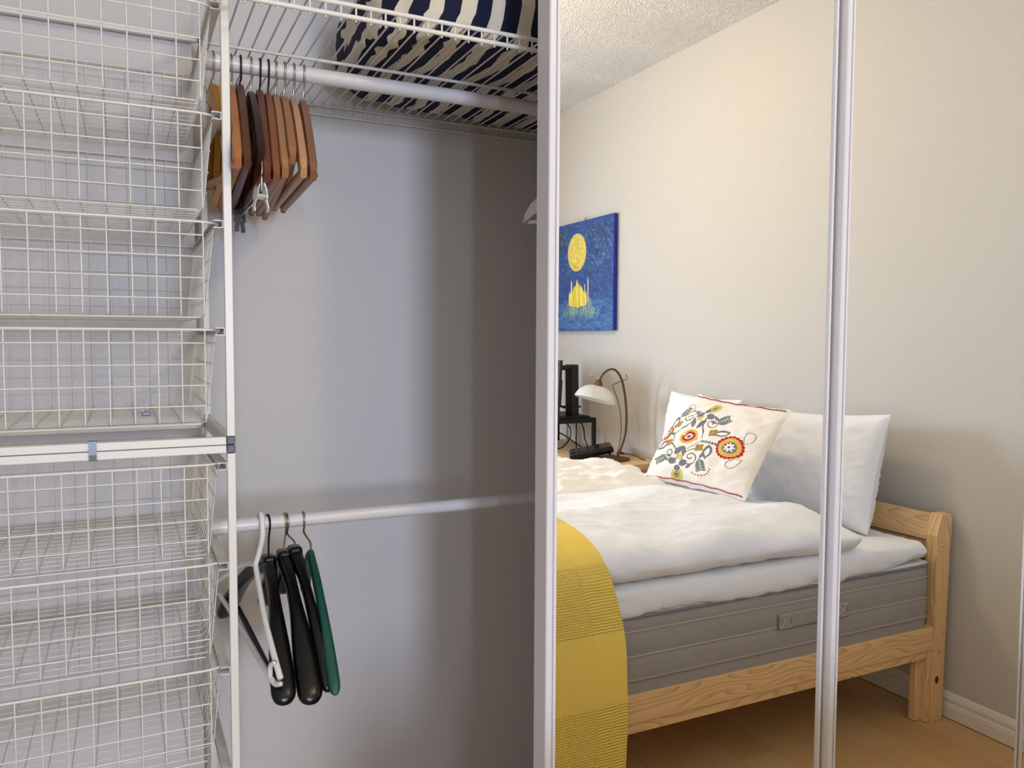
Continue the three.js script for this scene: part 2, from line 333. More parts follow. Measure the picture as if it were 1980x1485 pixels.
// ------------------------------------------------------------------ wire baskets
function fillet(a, b, c, r, n = 3) {                                // points round the corner b
  const p = V(...a).sub(V(...b)).setLength(r), q = V(...c).sub(V(...b)).setLength(r), out = [];
  for (let i = 0; i <= n; i++) { const t = i / n; out.push(V(...b).addScaledVector(p, (1 - t) ** 2).addScaledVector(q, t * t)); }
  return out;
}
const polyline = (pts, r) => [V(...pts[0]), ...pts.slice(1, -1).flatMap((p, i) => fillet(pts[i], p, pts[i + 2], r)), V(...pts[pts.length - 1])];
function makeBasket(label) {
  const t = thing('wire_basket', label, 'basket'), zf = FZ1 - 0.012, zr = FZ0 + 0.01, B = -0.1345, wr = 0.00105;
  const xl = FX0 + PW + 0.004, xr = FX1 - PW - 0.0035, c = (xl + xr) / 2;
  obj('rim', sweep([...fillet([xl, 0, zr], [xl, 0, zf], [xr, 0, zf], 0.035, 8), ...fillet([xl, 0, zf], [xr, 0, zf], [xr, 0, zr], 0.035, 8), ...fillet([xr, 0, zf], [xr, 0, zr], [xl, 0, zr], 0.012, 4), ...fillet([xr, 0, zr], [xl, 0, zr], [xl, 0, zf], 0.012, 4)], 0.0019, 8, true), M.wire, t);
  const front = [], rear = [], bottom = [], side = [];
  for (let x = 0.1045; x > xl + 0.012; x -= 0.0307) {               // verticals of the front, running on as floor wires and up the back
    front.push(sweep(polyline([[x, -0.001, zf], [x, B + 0.001, zf], [x, B + 0.001, zf - 0.02]], 0.007), wr, 6));
    bottom.push(sweep([[x, B + 0.001, zf - 0.02], [x, B + 0.001, zr + 0.02]], wr * 0.85, 6));
    rear.push(sweep(polyline([[x, B + 0.001, zr + 0.02], [x, B + 0.001, zr], [x, -0.001, zr]], 0.007), wr * 0.8, 6));
  }
  for (const y of [-0.019, -0.0495, -0.0795, -0.109]) {
    front.push(sweep([[xl + 0.018, y, zf + 0.0017], [0.1052, y, zf + 0.0017]], wr, 6));
    rear.push(sweep([[xl + 0.018, y, zr - 0.0017], [0.1052, y, zr - 0.0017]], wr * 0.8, 6));
    const k = 1 + y / 0.1345 * 0.0, dx = 0.0125 * -y / 0.1345 + 0.0085;
    for (const s of [-1, 1]) side.push(sweep([[s > 0 ? xr - dx + 0.002 : xl + dx - 0.002, y, zf - 0.012], [s > 0 ? xr - dx + 0.002 : xl + dx - 0.002, y, zr + 0.012]], wr, 6));
  }
  front.push(sweep([[xl + 0.03, B - 0.001, zf], [xr - 0.03, B - 0.001, zf]], wr, 6));
  for (let k = 0; k < 13; k++) {                                    // wires along the basket that turn up at both ends
    const z = zf - 0.018 - k * ((zf - zr - 0.036) / 12);
    bottom.push(sweep([[xl + 0.04, B - 0.001, z], [xr - 0.04, B - 0.001, z]], wr * 0.8, 6));
    for (const s of [-1, 1]) { const X = s > 0 ? xr : xl; side.push(sweep(polyline([[X - s * 0.04, B - 0.001, z], [X - s * 0.021, B - 0.001, z], [X - s * 0.0075, -0.004, z], [X - s * 0.001, 0, z]], 0.009), wr * 0.85, 6)); }
  }
  obj('front_mesh', front, M.wire, t); obj('rear_mesh', rear, M.wire, t); obj('floor_mesh', bottom, M.wire, t); obj('side_mesh', side, M.wire, t);
  return t;
}
const basket0 = makeBasket('white wire basket at the very top of the stack, its rim beside the shelf');
basket0.position.y = RIMS_UP[0]; basket0.userData.group = 'wire baskets in the stacked frames';
[[RIMS_UP[1], 'white wire basket second from the top, beside the wooden hangers'],
  [RIMS_UP[2], 'white wire basket third from the top, just under the clip hanger'],
  [RIMS_UP[3], 'white wire basket directly above the joined double bars'],
  [RIMS_LOW[0], 'white wire basket directly below the joined double bars'],
  [RIMS_LOW[1], 'white wire basket level with the tops of the black hangers'],
  [RIMS_LOW[2], 'lowest white wire basket in view, below the tips of the black hangers']].forEach(([y, label]) => {
  const b = basket0.clone(); b.name = numbered('wire_basket'); b.position.y = y; b.userData = { ...basket0.userData, label }; scene.add(b);
});

{
  const t = thing('paper_clip', 'tiny steel clip lying in the basket above the double bars', 'clip', [0.029, RIMS_UP[3] - 0.1318, -0.296]);
  obj('jaw', box(-0.006, 0.006, 0, 0.0065, -0.003, 0.003, 0.0015), M.clipMetal, t);
  obj('spring_loop', sweep([[-0.004, 0.006, 0], [-0.007, 0.014, 0], [0, 0.017, 0], [0.007, 0.014, 0], [0.004, 0.006, 0]], 0.0008, 6), M.chrome, t);
}

// ------------------------------------------------------------------ hangers
const woodTint = (hex) => std({ color: C(hex), map: rep(beechTex, 0.06, 0.4), roughness: 0.42 });
// hook in the plane across the rod, origin at the rod's axis: s along the plane, y up
function hookPts(R, drop, k = 1) {
  const p = [];
  for (let i = 0; i <= 14; i++) { const a = Math.PI * 1.12 - (i / 14) * Math.PI * 1.18; p.push([-Math.cos(a) * R * -1 * k, Math.sin(a) * R]); }
  p.push([R * 0.78 * k, -R * 0.75], [R * 0.3 * k, -R * 1.6], [0.0005 * k, -R * 2.2], [0, -drop]);
  return p;
}
// wooden hanger; neck, front tip and rear tip as [x, y, z]
function woodHanger(x, neck, front, rear, tint, hookMat, label, opt = {}) {
  const t = thing('wooden_hanger', label, 'hanger', [x, ROD_Y, ROD_Z], 'wooden hangers on the upper rod');
  const mat = woodTint(tint), w = opt.w || 0.0125, N = V(...neck), F = V(...front), Rr = V(...rear);
  const arm = (A, Bp) => { // flat bar that slopes from the neck to a tip, widest near the neck
    const n = 14, pts = [];
    for (let i = 0; i <= n; i++) { const u = i / n, p = A.clone().lerp(Bp, u); p.y += 0.012 * Math.sin(Math.PI * u) - 0.0; pts.push([p, 0.0145 - 0.003 * u]); }
    return pts;
  };
  const ring = [], all = [...arm(N, F).reverse(), ...arm(N, Rr).slice(1)];
  const n = all.length, S = 8, pos = [], idx = [], uv = []; let len = 0;
  all.forEach(([p, hh], i) => {
    const a = all[Math.max(0, i - 1)][0], b = all[Math.min(n - 1, i + 1)][0], tn = b.clone().sub(a).normalize();
    const up = V(0, 1, 0).addScaledVector(tn, -tn.y).normalize(), sd = V().crossVectors(tn, up);
    if (i) len += p.distanceTo(all[i - 1][0]);
    const e = i === 0 || i === n - 1 ? 0.72 : 1;
    for (let j = 0; j < S; j++) { const q = [[-1, -0.7], [-0.72, -1], [0.72, -1], [1, -0.7], [1, 0.7], [0.72, 1], [-0.72, 1], [-1, 0.7]][j]; const v = p.clone().addScaledVector(sd, q[0] * w / 2 * e).addScaledVector(up, q[1] * hh * e); pos.push(v.x - x, v.y - ROD_Y, v.z - ROD_Z); uv.push(q[0] * 0.01 + q[1] * 0.012, len); }
  });
  for (let i = 0; i < n - 1; i++) for (let j = 0; j < S; j++) { const a = i * S + j, b = i * S + (j + 1) % S; idx.push(a, b, a + S, b, b + S, a + S); }
  for (const e of [0, n - 1]) for (let j = 1; j < S - 1; j++) e ? idx.push(e * S, e * S + j, e * S + j + 1) : idx.push(0, j + 1, j);
  let g = new THREE.BufferGeometry(); g.setAttribute('position', new THREE.Float32BufferAttribute(pos, 3)); g.setAttribute('uv', new THREE.Float32BufferAttribute(uv, 2)); g.setIndex(idx); g = g.toNonIndexed(); g.computeVertexNormals();
  obj('body', g, mat, t);
  const dir = F.clone().sub(Rr).setY(0).normalize(), at = (s, y) => V(dir.x * s, y, dir.z * s);
  const drop = ROD_Y - neck[1] - 0.008, R = 0.0148;
  const hk = []; for (let i = 0; i <= 14; i++) { const a = Math.PI * (1.2 - 1.22 * i / 14); hk.push(at(Math.cos(a) * R, Math.sin(a) * R)); }
  hk.push(at(R * 0.8, -R * 0.75), at(R * 0.35, -R * 1.6)); const foot = V(N.x - x, -drop, N.z - ROD_Z);
  const hc = new THREE.CatmullRomCurve3([...hk, foot.clone().add(V(0, 0.01, 0)), foot], false, 'centripetal').getPoints(44);
  obj('hook', sweep(hc, 0.0016, 8), hookMat, t);
  if (opt.bar !== false) { const a = F.clone().lerp(N, 0.05), b = Rr.clone().lerp(N, 0.05); a.y -= 0.004; b.y -= 0.004; obj('trouser_bar', sweep([a, b].map((p) => V(p.x - x, p.y - ROD_Y, p.z - ROD_Z)), opt.barR || 0.0072, 10), opt.barMat || mat, t); }
  return t;
}
const FZ = -0.12, RZ = -0.52;
woodHanger(0.278, [0.276, 1.600, -0.318], [0.250, 1.452, FZ], [0.277, 1.462, RZ], '#8a5f45', M.nickel, 'reddish brown wooden hanger at the open right end of the row');
woodHanger(0.262, [0.260, 1.601, -0.318], [0.2365, 1.455, FZ], [0.262, 1.464, RZ], '#c29670', M.nickel, 'palest tan wooden hanger, second from the right end of the row');
woodHanger(0.247, [0.245, 1.603, -0.318], [0.223, 1.475, FZ - 0.01], [0.243, 1.446, RZ], '#9c704c', M.nickel, 'wooden hanger whose front arm ends higher than its neighbours');
woodHanger(0.233, [0.232, 1.604, -0.318], [0.2105, 1.453, FZ], [0.232, 1.452, RZ], '#a57851', M.nickel, 'tan wooden hanger just left of the one ending higher');
woodHanger(0.221, [0.220, 1.604, -0.318], [0.1985, 1.445, FZ], [0.219, 1.452, RZ], '#885338', M.darkWire, 'red brown wooden hanger with black hook, right of the clip hanger');
woodHanger(0.208, [0.207, 1.607, -0.318], [0.1860, 1.445, FZ], [0.206, 1.462, RZ], '#6a3d29', M.darkWire, 'dark red wooden hanger directly behind the chrome clip');
woodHanger(0.178, [0.1765, 1.612, -0.318], [0.1590, 1.460, FZ], [0.182, 1.452, RZ], '#5a3627', M.darkWire, 'dark brown wooden hanger with black hook, second right of the frame post');
woodHanger(0.164, [0.163, 1.609, -0.318], [0.1470, 1.460, FZ], [0.166, 1.455, RZ], '#ae7243', M.nickel, 'orange brown wooden hanger showing just right of the frame post');
woodHanger(0.148, [0.1475, 0.0 + 1.606, -0.318], [0.1455, 1.470, -0.19], [0.156, 1.462, RZ], '#d29a3e', M.nickel, 'golden yellow wooden hanger mostly behind the frame post');
woodHanger(0.136, [0.136, 1.606, -0.318], [0.1505, 1.455, -0.205], [0.142, 1.490, -0.495], '#a8782a', M.nickel, 'amber wooden hanger left of the post, beside the second basket');
{ // dark skirt hanger with a chrome bar and two spring clips
  const t = woodHanger(0.194, [0.193, 1.603, -0.318], [0.1795, 1.474, FZ - 0.01], [0.196, 1.445, RZ], '#2b1712', M.nickel, 'very dark wooden hanger carrying a chrome clip bar', { bar: false });
  const L = (p) => V(p[0] - 0.194, p[1] - ROD_Y, p[2] - ROD_Z);
  obj('clip_bar', sweep([[0.1815, 1.472, -0.135], [0.1805, 1.430, -0.137], [0.181, 1.424, -0.145], [0.195, 1.438, -0.49], [0.195, 1.444, -0.50], [0.1955, 1.468, -0.50]].map(L), 0.0014, 8), M.chrome, t);
  for (const [p, s, lab] of [[[0.1800, 1.424, -0.143], 1, 'bright chrome spring clip'], [[0.1945, 1.436, -0.485], 1, 'dark spring clip with brass jaw']]) {
    const g = [];
    for (const k of [-1, 1]) { // two bent jaws
      const pr = [[k * 0.003, 0.016, 0], [k * 0.0062, 0.006, 0], [k * 0.0075, -0.006, 0], [k * 0.0105, -0.019, 0], [k * 0.0095, -0.024, 0]];
      for (let i = 0; i < pr.length - 1; i++) { const a = V(...pr[i]), b = V(...pr[i + 1]), q = new RoundedBoxGeometry(0.0024, a.distanceTo(b) + 0.001, i > 1 ? 0.0085 : 0.016, 1, 0.0006); q.rotateZ(Math.atan2(-(b.x - a.x), b.y - a.y)); q.translate((a.x + b.x) / 2, (a.y + b.y) / 2, 0); g.push(q); }
    }
    const q = new RoundedBoxGeometry(0.012, 0.006, 0.016, 1, 0.001); q.translate(0, -0.003, 0); g.push(q);
    g.forEach((q) => { q.rotateY(lab[0] === 'd' ? 0.9 : 0.25); q.translate(...L(p).toArray()); });
    const c = obj('spring_clip', g, lab[0] === 'd' ? M.clipMetal : M.chrome, t); c.userData.label = lab;
  }
}
// moulded suit hangers: a loft of rounded sections along the arms
function suitHanger(x, neck, front, rear, mat, label, o = {}) {
  const t = thing('suit_hanger', label, 'hanger', [x, ROD2_Y, ROD_Z], o.group);
  const N = V(...neck), half = (A, w) => { const out = []; for (let i = 0; i <= 26; i++) { const u = 1 - (1 - i / 26) ** 1.7, p = N.clone().lerp(A, u);
    p.y += (o.arch ?? 0.022) * Math.sin(Math.PI * Math.min(1, u * 1.05)); out.push([p, u, w]); } return out; };
  const all = [...half(V(...front), o.tip || 0.034).reverse(), ...half(V(...rear), o.tip || 0.034).slice(1)], n = all.length, S = 14, pos = [], idx = [];
  all.forEach(([p, u, w], i) => {
    const a = all[Math.max(0, i - 1)][0], b = all[Math.min(n - 1, i + 1)][0], tn = b.clone().sub(a).normalize(), up = V(0, 1, 0).addScaledVector(tn, -tn.y).normalize(), sd = V().crossVectors(tn, up);
    const ws = (o.neck || 0.024) * (1 - THREE.MathUtils.smoothstep(u, 0, 0.3)) + (o.mid || 0.019) * THREE.MathUtils.smoothstep(u, 0, 0.3) * (1 - THREE.MathUtils.smoothstep(u, 0.35, 0.88)) + w * THREE.MathUtils.smoothstep(u, 0.35, 0.88);
    const end = u > 0.92 ? Math.sqrt(Math.max(0.012, 1 - ((u - 0.92) / 0.08) ** 2)) : 1, hh = (o.h || 0.013) * (1 - 0.15 * u) * end;
    for (let j = 0; j < S; j++) { const c = (j / S) * Math.PI * 2, cx = Math.sign(Math.cos(c)) * Math.abs(Math.cos(c)) ** 0.75, cy = Math.sign(Math.sin(c)) * Math.abs(Math.sin(c)) ** 0.75; const v = p.clone().addScaledVector(sd, cx * ws / 2 * end).addScaledVector(up, cy * hh); pos.push(v.x - x, v.y - ROD2_Y, v.z - ROD_Z); }
  });
  for (let i = 0; i < n - 1; i++) for (let j = 0; j < S; j++) { const a = i * S + j, b = i * S + (j + 1) % S; idx.push(a, b, a + S, b, b + S, a + S); }
  for (const e of [0, n - 1]) for (let j = 1; j < S - 1; j++) e ? idx.push(e * S, e * S + j, e * S + j + 1) : idx.push(0, j + 1, j);
  const g = new THREE.BufferGeometry(); g.setAttribute('position', new THREE.Float32BufferAttribute(pos, 3)); g.setIndex(idx); g.computeVertexNormals();
  obj('body', g, mat, t);
  if (o.collar !== false) { const q = new RoundedBoxGeometry(0.023, 0.02, 0.03, 3, 0.007); q.translate(N.x - x, N.y - ROD2_Y + 0.004, N.z - ROD_Z); obj('neck_block', q, mat, t); }
  const dir = V(...front).sub(V(...rear)).setY(0).normalize(), at = (s, y) => V(dir.x * s, y, dir.z * s), R = 0.0135, hk = [];
  for (let i = 0; i <= 14; i++) { const a = Math.PI * (1.2 - 1.22 * i / 14); hk.push(at(Math.cos(a) * R, Math.sin(a) * R)); }
  hk.push(at(R * 0.8, -R * 0.75), at(R * 0.35, -R * 1.6)); const foot = V(N.x - x, N.y - ROD2_Y + 0.008, N.z - ROD_Z);
  obj('hook', sweep(new THREE.CatmullRomCurve3([...hk, foot.clone().add(V(0, 0.012, 0)), foot], false, 'centripetal').getPoints(44), 0.0017, 8), o.hook || M.nickel, t);
  if (o.bar) obj('trouser_bar', sweep([o.bar[0], o.bar[1]].map((p) => V(p[0] - x, p[1] - ROD2_Y, p[2] - ROD_Z)), 0.005, 10), M.black, t);
  return t;
}
suitHanger(0.2115, [0.2115, 0.842, -0.318], [0.1985, 0.690, -0.105], [0.158, 0.697, -0.515], M.black, 'broad black plastic suit hanger beside the white hanger', { hook: M.darkWire, bar: [[0.190, 0.712, -0.18], [0.175, 0.735, -0.43]], tip: 0.036 });
suitHanger(0.239, [0.2365, 0.848, -0.318], [0.2375, 0.683, -0.105], [0.235, 0.715, -0.50], M.black, 'broad black plastic suit hanger between two other black hangers', { tip: 0.038 });
suitHanger(0.242, [0.2545, 0.853, -0.318], [0.2655, 0.690, -0.12], [0.258, 0.745, -0.46], M.black, 'slim black plastic hanger tucked behind the green hanger', { tip: 0.022, mid: 0.015, h: 0.011 });
suitHanger(0.270, [0.2815, 0.848, -0.318], [0.2725, 0.690, -0.105], [0.297, 0.745, -0.45], M.green, 'dark green plastic hanger at the right end of the lower rod', { tip: 0.019, mid: 0.014, neck: 0.012, h: 0.0095, collar: false, arch: 0.016 });
{ // white tubular hanger, hook and body in one bent tube
  const o = [0.2, ROD2_Y, ROD_Z], t = thing('plastic_hanger', 'white tubular plastic hanger at the left end of the lower rod', 'hanger', o), L = (p) => [p[0] - o[0], p[1] - o[1], p[2] - o[2]];
  const R = 0.0162, hk = []; for (let i = 0; i <= 12; i++) { const a = Math.PI * (1.12 - 1.12 * i / 12); hk.push([0, Math.sin(a) * R, Math.cos(a) * R]); }
  obj('hook', sweep(curve([...hk, [0, -0.018, R], [-0.003, -0.04, 0.009], [-0.008, -0.062, 0.003], L([0.190, 0.842, -0.318])], 50), 0.0046, 10), M.whitePlastic, t);
  obj('arms', [sweep(curve([L([0.190, 0.842, -0.318]), L([0.189, 0.815, -0.27]), L([0.188, 0.78, -0.20]), L([0.1905, 0.742, -0.115]), L([0.192, 0.732, -0.10])], 24), 0.0046, 10),
    sweep(curve([L([0.190, 0.842, -0.318]), L([0.178, 0.830, -0.37]), L([0.155, 0.79, -0.45]), L([0.145, 0.765, -0.5])], 20), 0.0046, 10)], M.whitePlastic, t);
  obj('bar', sweep(curve([L([0.1935, 0.7225, -0.105]), L([0.188, 0.718, -0.118]), L([0.1835, 0.722, -0.135]), L([0.168, 0.735, -0.3]), L([0.150, 0.745, -0.49])], 30), 0.0042, 10), M.whitePlastic, t);
  obj('bar_hook', sweep(curve([L([0.1835, 0.722, -0.135]), L([0.183, 0.742, -0.128]), L([0.187, 0.75, -0.118])], 12), 0.0038, 8), M.whitePlastic, t);
}
{ // white hanger half hidden behind the door, turned flat to the eye
  const x = 0.857, t = thing('plastic_hanger', 'white hanger tip peeking out from behind the door frame', 'hanger', [x, ROD_Y, ROD_Z]), L = (p) => [p[0] - x, p[1] - ROD_Y, p[2] - ROD_Z];
  const s = new THREE.Shape(); // in the hanger's plane: a long the arm
  [[-0.165, -0.195], [-0.160, -0.178], [-0.148, -0.160], [-0.09, -0.112], [-0.02, -0.062], [0, -0.052], [0.02, -0.062], [0.09, -0.112], [0.148, -0.160], [0.160, -0.178], [0.165, -0.195], [0.15, -0.186], [0.11, -0.155], [0.02, -0.088], [-0.02, -0.088], [-0.11, -0.155], [-0.15, -0.186]].forEach((p, i) => (i ? s.lineTo(...p) : s.moveTo(...p)));
  const g = new THREE.ExtrudeGeometry(s, { depth: 0.008, bevelEnabled: true, bevelSize: 0.0015, bevelThickness: 0.0015, bevelSegments: 2 }); g.translate(0, 0, -0.004);
  const body = obj('body', g, M.whitePlastic, t), bar = obj('bar', sweep([[-0.155, -0.195, 0], [0.155, -0.195, 0]], 0.0042, 10), M.whitePlastic, t);
  const R = 0.0148, hk = []; for (let i = 0; i <= 14; i++) { const a = Math.PI * (1.2 - 1.22 * i / 14); hk.push([Math.cos(a) * R, Math.sin(a) * R, 0]); }
  const hook = obj('hook', sweep(curve([...hk, [R * 0.8, -R * 0.8, 0], [0.004, -0.026, 0], [0, -0.038, 0], [0, -0.058, 0]], 40), 0.0016, 8), M.nickel, t);
  t.rotation.y = -0.914; t.position.x = 0.857;
}

// ------------------------------------------------------------------ striped bedding on the shelf
const stripes = canvasTex(1024, 64, (c, w, h) => {
  c.fillStyle = '#d8d0bd'; c.fillRect(0, 0, w, h); c.fillStyle = '#0b1030';
  const n = 8, p = w / n; for (let i = 0; i < n; i++) c.fillRect(i * p, 0, p * 0.54, h);
});
stripes.wrapS = stripes.wrapT = THREE.RepeatWrapping;
const stripeMat = phys({ map: rep(stripes, 0.42, 1), roughness: 0.92, bumpMap: rep(weave, 0.05, 0.05), bumpScale: 0.0002 });
function bundle(name, label, c, hx, hy, hz, e, ph, sag) {           // a plumped lump along x, gathered at its ends; the stripes ring it
  const nu = 120, nv = 96, sp = (v, k) => Math.sign(v) * Math.abs(v) ** k;
  const g = grid(nu, nv, (u, v) => {
    const a = (u - 0.5) * Math.PI, b = v * Math.PI * 2;
    let ca = Math.abs(Math.cos(a)) ** e, x = hx * sp(Math.sin(a), 0.75), y = hy * ca * sp(Math.sin(b), 0.42), z = hz * ca * sp(Math.cos(b), 0.42);
    const k = Math.min(1, ca * 3) * (fbm(x * 5 + ph, y * 9, z * 6) * 0.02 + ridge(x * 9 + ph, z * 14, y * 14) * 0.004 * (0.4 + Math.abs(Math.sin(a))));
    y += k * sp(Math.sin(b), 0.62); z += k * sp(Math.cos(b), 0.62);
    const s = x + 0.011 * n3(z * 5 + ph, y * 7, x * 2) + 0.0035 * n3(z * 30, y * 30, ph) * (1 + 2 * Math.abs(Math.sin(a)) ** 4) - Math.abs(z) * 0.06 + Math.sign(x) * (1 - ca) * 0.11;
    return [c[0] + x, Math.max(sag, c[1] + y), c[2] + z, s + 0.5, z + y];
  });
  const idx = g.index.array; for (let i = 0; i < idx.length; i += 3) { const q = idx[i + 1]; idx[i + 1] = idx[i + 2]; idx[i + 2] = q; } g.computeVertexNormals();
  return tag(obj(name, g, stripeMat), label, 'bedding');
}
bundle('folded_duvet', 'navy and cream striped duvet folded flat on the wire shelf', [0.78, 1.760, -0.370], 0.41, 0.085, 0.238, 0.34, 1.3, 1.6978);
bundle('striped_pillow', 'navy and cream striped pillow lying on the folded striped duvet', [0.82, 1.928, -0.37], 0.37, 0.088, 0.225, 0.42, 8.1, 1.6978);

// ------------------------------------------------------------------ bed
const BZ0 = 0.60, BZ1 = 2.06, BX0 = 0.33;
{
  const t = thing('bed_frame', 'pine bed frame with low headboard against the wall, seen in the mirror doors', 'bed');
  const s = new THREE.Shape(); [[2.299, 0], [2.348, 0], [2.352, 0.25], [2.361, 0.59], [2.365, 0.60], [2.364, 0.655], [2.352, 0.667], [2.318, 0.667], [2.297, 0.602], [2.300, 0.56], [2.300, 0.3]].forEach((p, i) => (i ? s.lineTo(...p) : s.moveTo(...p)));
  const pg = new THREE.ExtrudeGeometry(s, { depth: 0.037, bevelEnabled: true, bevelSize: 0.0015, bevelThickness: 0.0015, bevelSegments: 2 });
  for (const z of [BZ0, BZ1 - 0.04]) { const g = pg.clone(); g.translate(0, 0.002, z + 0.0015); obj('headboard_post', metricUV(g, 'y', z, 0.3), M.pine, t); }
  for (const z of [BZ0, BZ1 - 0.04]) obj('foot_post', box(BX0, BX0 + 0.05, 0.001, 0.40, z, z + 0.04, 0.003), M.pine, t);
  { const sh = new THREE.Shape(); [[2.299, 0.600], [2.318, 0.664], [2.333, 0.664], [2.333, 0.585], [2.299, 0.585]].forEach((p, i) => (i ? sh.lineTo(...p) : sh.moveTo(...p)));
    const g = new THREE.ExtrudeGeometry(sh, { depth: BZ1 - BZ0 - 0.083, bevelEnabled: true, bevelSize: 0.001, bevelThickness: 0.001, bevelSegments: 2 }); g.translate(0, 0, BZ0 + 0.0415); obj('headboard_rail', metricUV(g, 'z', 0.2, 0.4), M.pine, t); }
  obj('headboard_board', box(2.314, 2.332, 0.515, 0.577, BZ0 + 0.04, BZ1 - 0.04, 0.002, 'z'), M.pine, t);
  obj('foot_board', box(BX0 + 0.012, BX0 + 0.034, 0.21, 0.39, BZ0 + 0.04, BZ1 - 0.04, 0.002, 'z'), M.pine, t);
  for (const k of [0, 1]) {
    const z0 = k ? BZ1 - 0.031 : BZ0 + 0.003, z1 = z0 + 0.028, zi = k ? z0 - 0.02 : z1;
    obj('side_rail', box(BX0 + 0.05, 2.2985, 0.236, 0.311, z0, z1, 0.0025, 'x'), M.pine, t);
    // ledge under the rail, notched from below near its ends
    const sh = new THREE.Shape(); sh.moveTo(BX0 + 0.06, 0.2355); sh.lineTo(2.276, 0.2355); sh.lineTo(2.276, 0.212); sh.lineTo(2.208, 0.2095);
    sh.absarc(2.203, 0.2095, 0.005, 0, Math.PI, false); sh.lineTo(1.95, 0.2085); sh.absarc(1.945, 0.2085, 0.004, 0, Math.PI, false); sh.lineTo(BX0 + 0.06, 0.207);
    const g = new THREE.ExtrudeGeometry(sh, { depth: 0.022, bevelEnabled: false }); g.translate(0, 0, k ? z0 + 0.002 : z0 + 0.006); obj('rail_ledge', metricUV(g, 'x', 0.5, 0.1), M.pine, t);
    obj('inner_leg', box(2.252, 2.287, 0.001, 0.209, k ? BZ1 - 0.05 : BZ0 + 0.027, k ? BZ1 - 0.027 : BZ0 + 0.05, 0.003, 'y'), M.pine, t);
  }
  obj('corner_brace', box(2.279, 2.2985, 0.001, 0.234, BZ0 + 0.009, BZ0 + 0.03, 0.002, 'y'), M.pine, t);
  for (let i = 0; i < 14; i++) obj('slat', box(0.42 + i * 0.135, 0.49 + i * 0.135, 0.2575, 0.272, BZ0 + 0.033, BZ1 - 0.033, 0.003, 'z'), M.pine, t);
  for (const [bx, by] of [[2.343, 0.642], [2.326, 0.570], [2.342, 0.287], [2.320, 0.228]]) { const g = new THREE.SphereGeometry(0.0058, 16, 10, 0, Math.PI * 2, 0, Math.PI / 2); g.scale(1, 0.55, 1); g.rotateX(-Math.PI / 2); g.translate(bx, by, BZ0 + 0.0002); obj('bolt', g, M.chrome, t); }
  { const g = new THREE.CylinderGeometry(0.0085, 0.0085, 0.0012, 20); g.scale(1, 1, 1.5); g.rotateX(Math.PI / 2); g.translate(2.318, 0.136, BZ0 + 0.0004); obj('knot', g, M.knot, t); }
}
{ // mattress: grey quilted border, white top
  const t = thing('mattress', 'grey quilted mattress on the pine bed, with a fabric handle on its side', 'mattress'), x0 = 0.375, x1 = 2.284, y0 = 0.273, y1 = 0.520, z0 = 0.610, z1 = 2.045;
  const seams = [0.475, 0.410];
  const g = softBox(x0, x1, y0, y1, z0, z1, 0.03, 0.02, (p, n) => {
    if (Math.abs(n.y) < 0.5 && p.y > y0 + 0.085) { let k = 0; for (const s of seams) k = Math.max(k, Math.exp(-(((p.y - s) / 0.008) ** 2))); const q = (n.z ? p.x : p.z) / 0.075, f = q - Math.round(q); k = Math.max(k, Math.exp(-((f * 9) ** 2)) * 0.8); p.addScaledVector(V(n.x, 0, n.z), 0.003 - 0.005 * k); }
  });
  obj('cover', g, M.greyFabric, t);
  obj('top_panel', softBox(x0 + 0.004, x1 - 0.004, y1 - 0.014, y1 + 0.006, z0 + 0.004, z1 - 0.004, 0.01, 0.06), M.cotton, t);
  const loop = (y, r, o) => { const c = (a, b, d) => fillet(a, b, d, 0.03, 6), X0 = x0 - o, X1 = x1 + o, Z0 = z0 - o, Z1 = z1 + o; return sweep([...c([X0, y, Z1], [X0, y, Z0], [X1, y, Z0]), ...c([X0, y, Z0], [X1, y, Z0], [X1, y, Z1]), ...c([X1, y, Z0], [X1, y, Z1], [X0, y, Z1]), ...c([X1, y, Z1], [X0, y, Z1], [X0, y, Z0])], r, 8, true); };
  obj('piping', loop(0.347, 0.0042, 0.0005), M.greyFabric, t); obj('piping', loop(0.512, 0.0035, 0.0), M.greyBand, t);
  obj('seam', loop(seams[0], 0.0011, 0.0012), M.stitch, t); obj('seam', loop(seams[1], 0.0011, 0.0012), M.stitch, t);
  const st = []; // vertical quilting stitches, broken dashes
  for (let x = 0.48; x < x1 - 0.04; x += 0.075) for (const [a, b] of [[0.482, 0.500], [0.438, 0.468], [0.365, 0.403]]) { const j = rnd() * 0.01; st.push(sweep([[x, a + j, z0 - 0.0004], [x + 0.001, b - rnd() * 0.008, z0 - 0.0006]], 0.0009, 5)); }
  obj('quilting_stitches', st, M.stitch, t);
  // handle strap with a crossed stitch box at each end
  const hx0 = 1.642, hx1 = 1.914, hy0 = 0.403, hy1 = 0.449, hz = 0.6015;
  const strap = obj('handle', [softBox(hx0, hx1, hy0, hy1, hz, hz + 0.008, 0.003, 0.01)], M.greyFabric, t);
  const hs = []; for (const [a, b] of [[hx0 + 0.004, hx0 + 0.044], [hx1 - 0.044, hx1 - 0.004]]) { const q = [[a, hy0 + 0.005], [b, hy0 + 0.005], [b, hy1 - 0.005], [a, hy1 - 0.005]]; const zz = hz - 0.0004; hs.push(sweep(q.map((p) => [...p, zz]), 0.0009, 5, true), sweep([[...q[0], zz], [...q[2], zz]], 0.0009, 5), sweep([[...q[1], zz], [...q[3], zz]], 0.0009, 5)); }
  obj('handle_stitching', hs, M.stitch, strap);
}
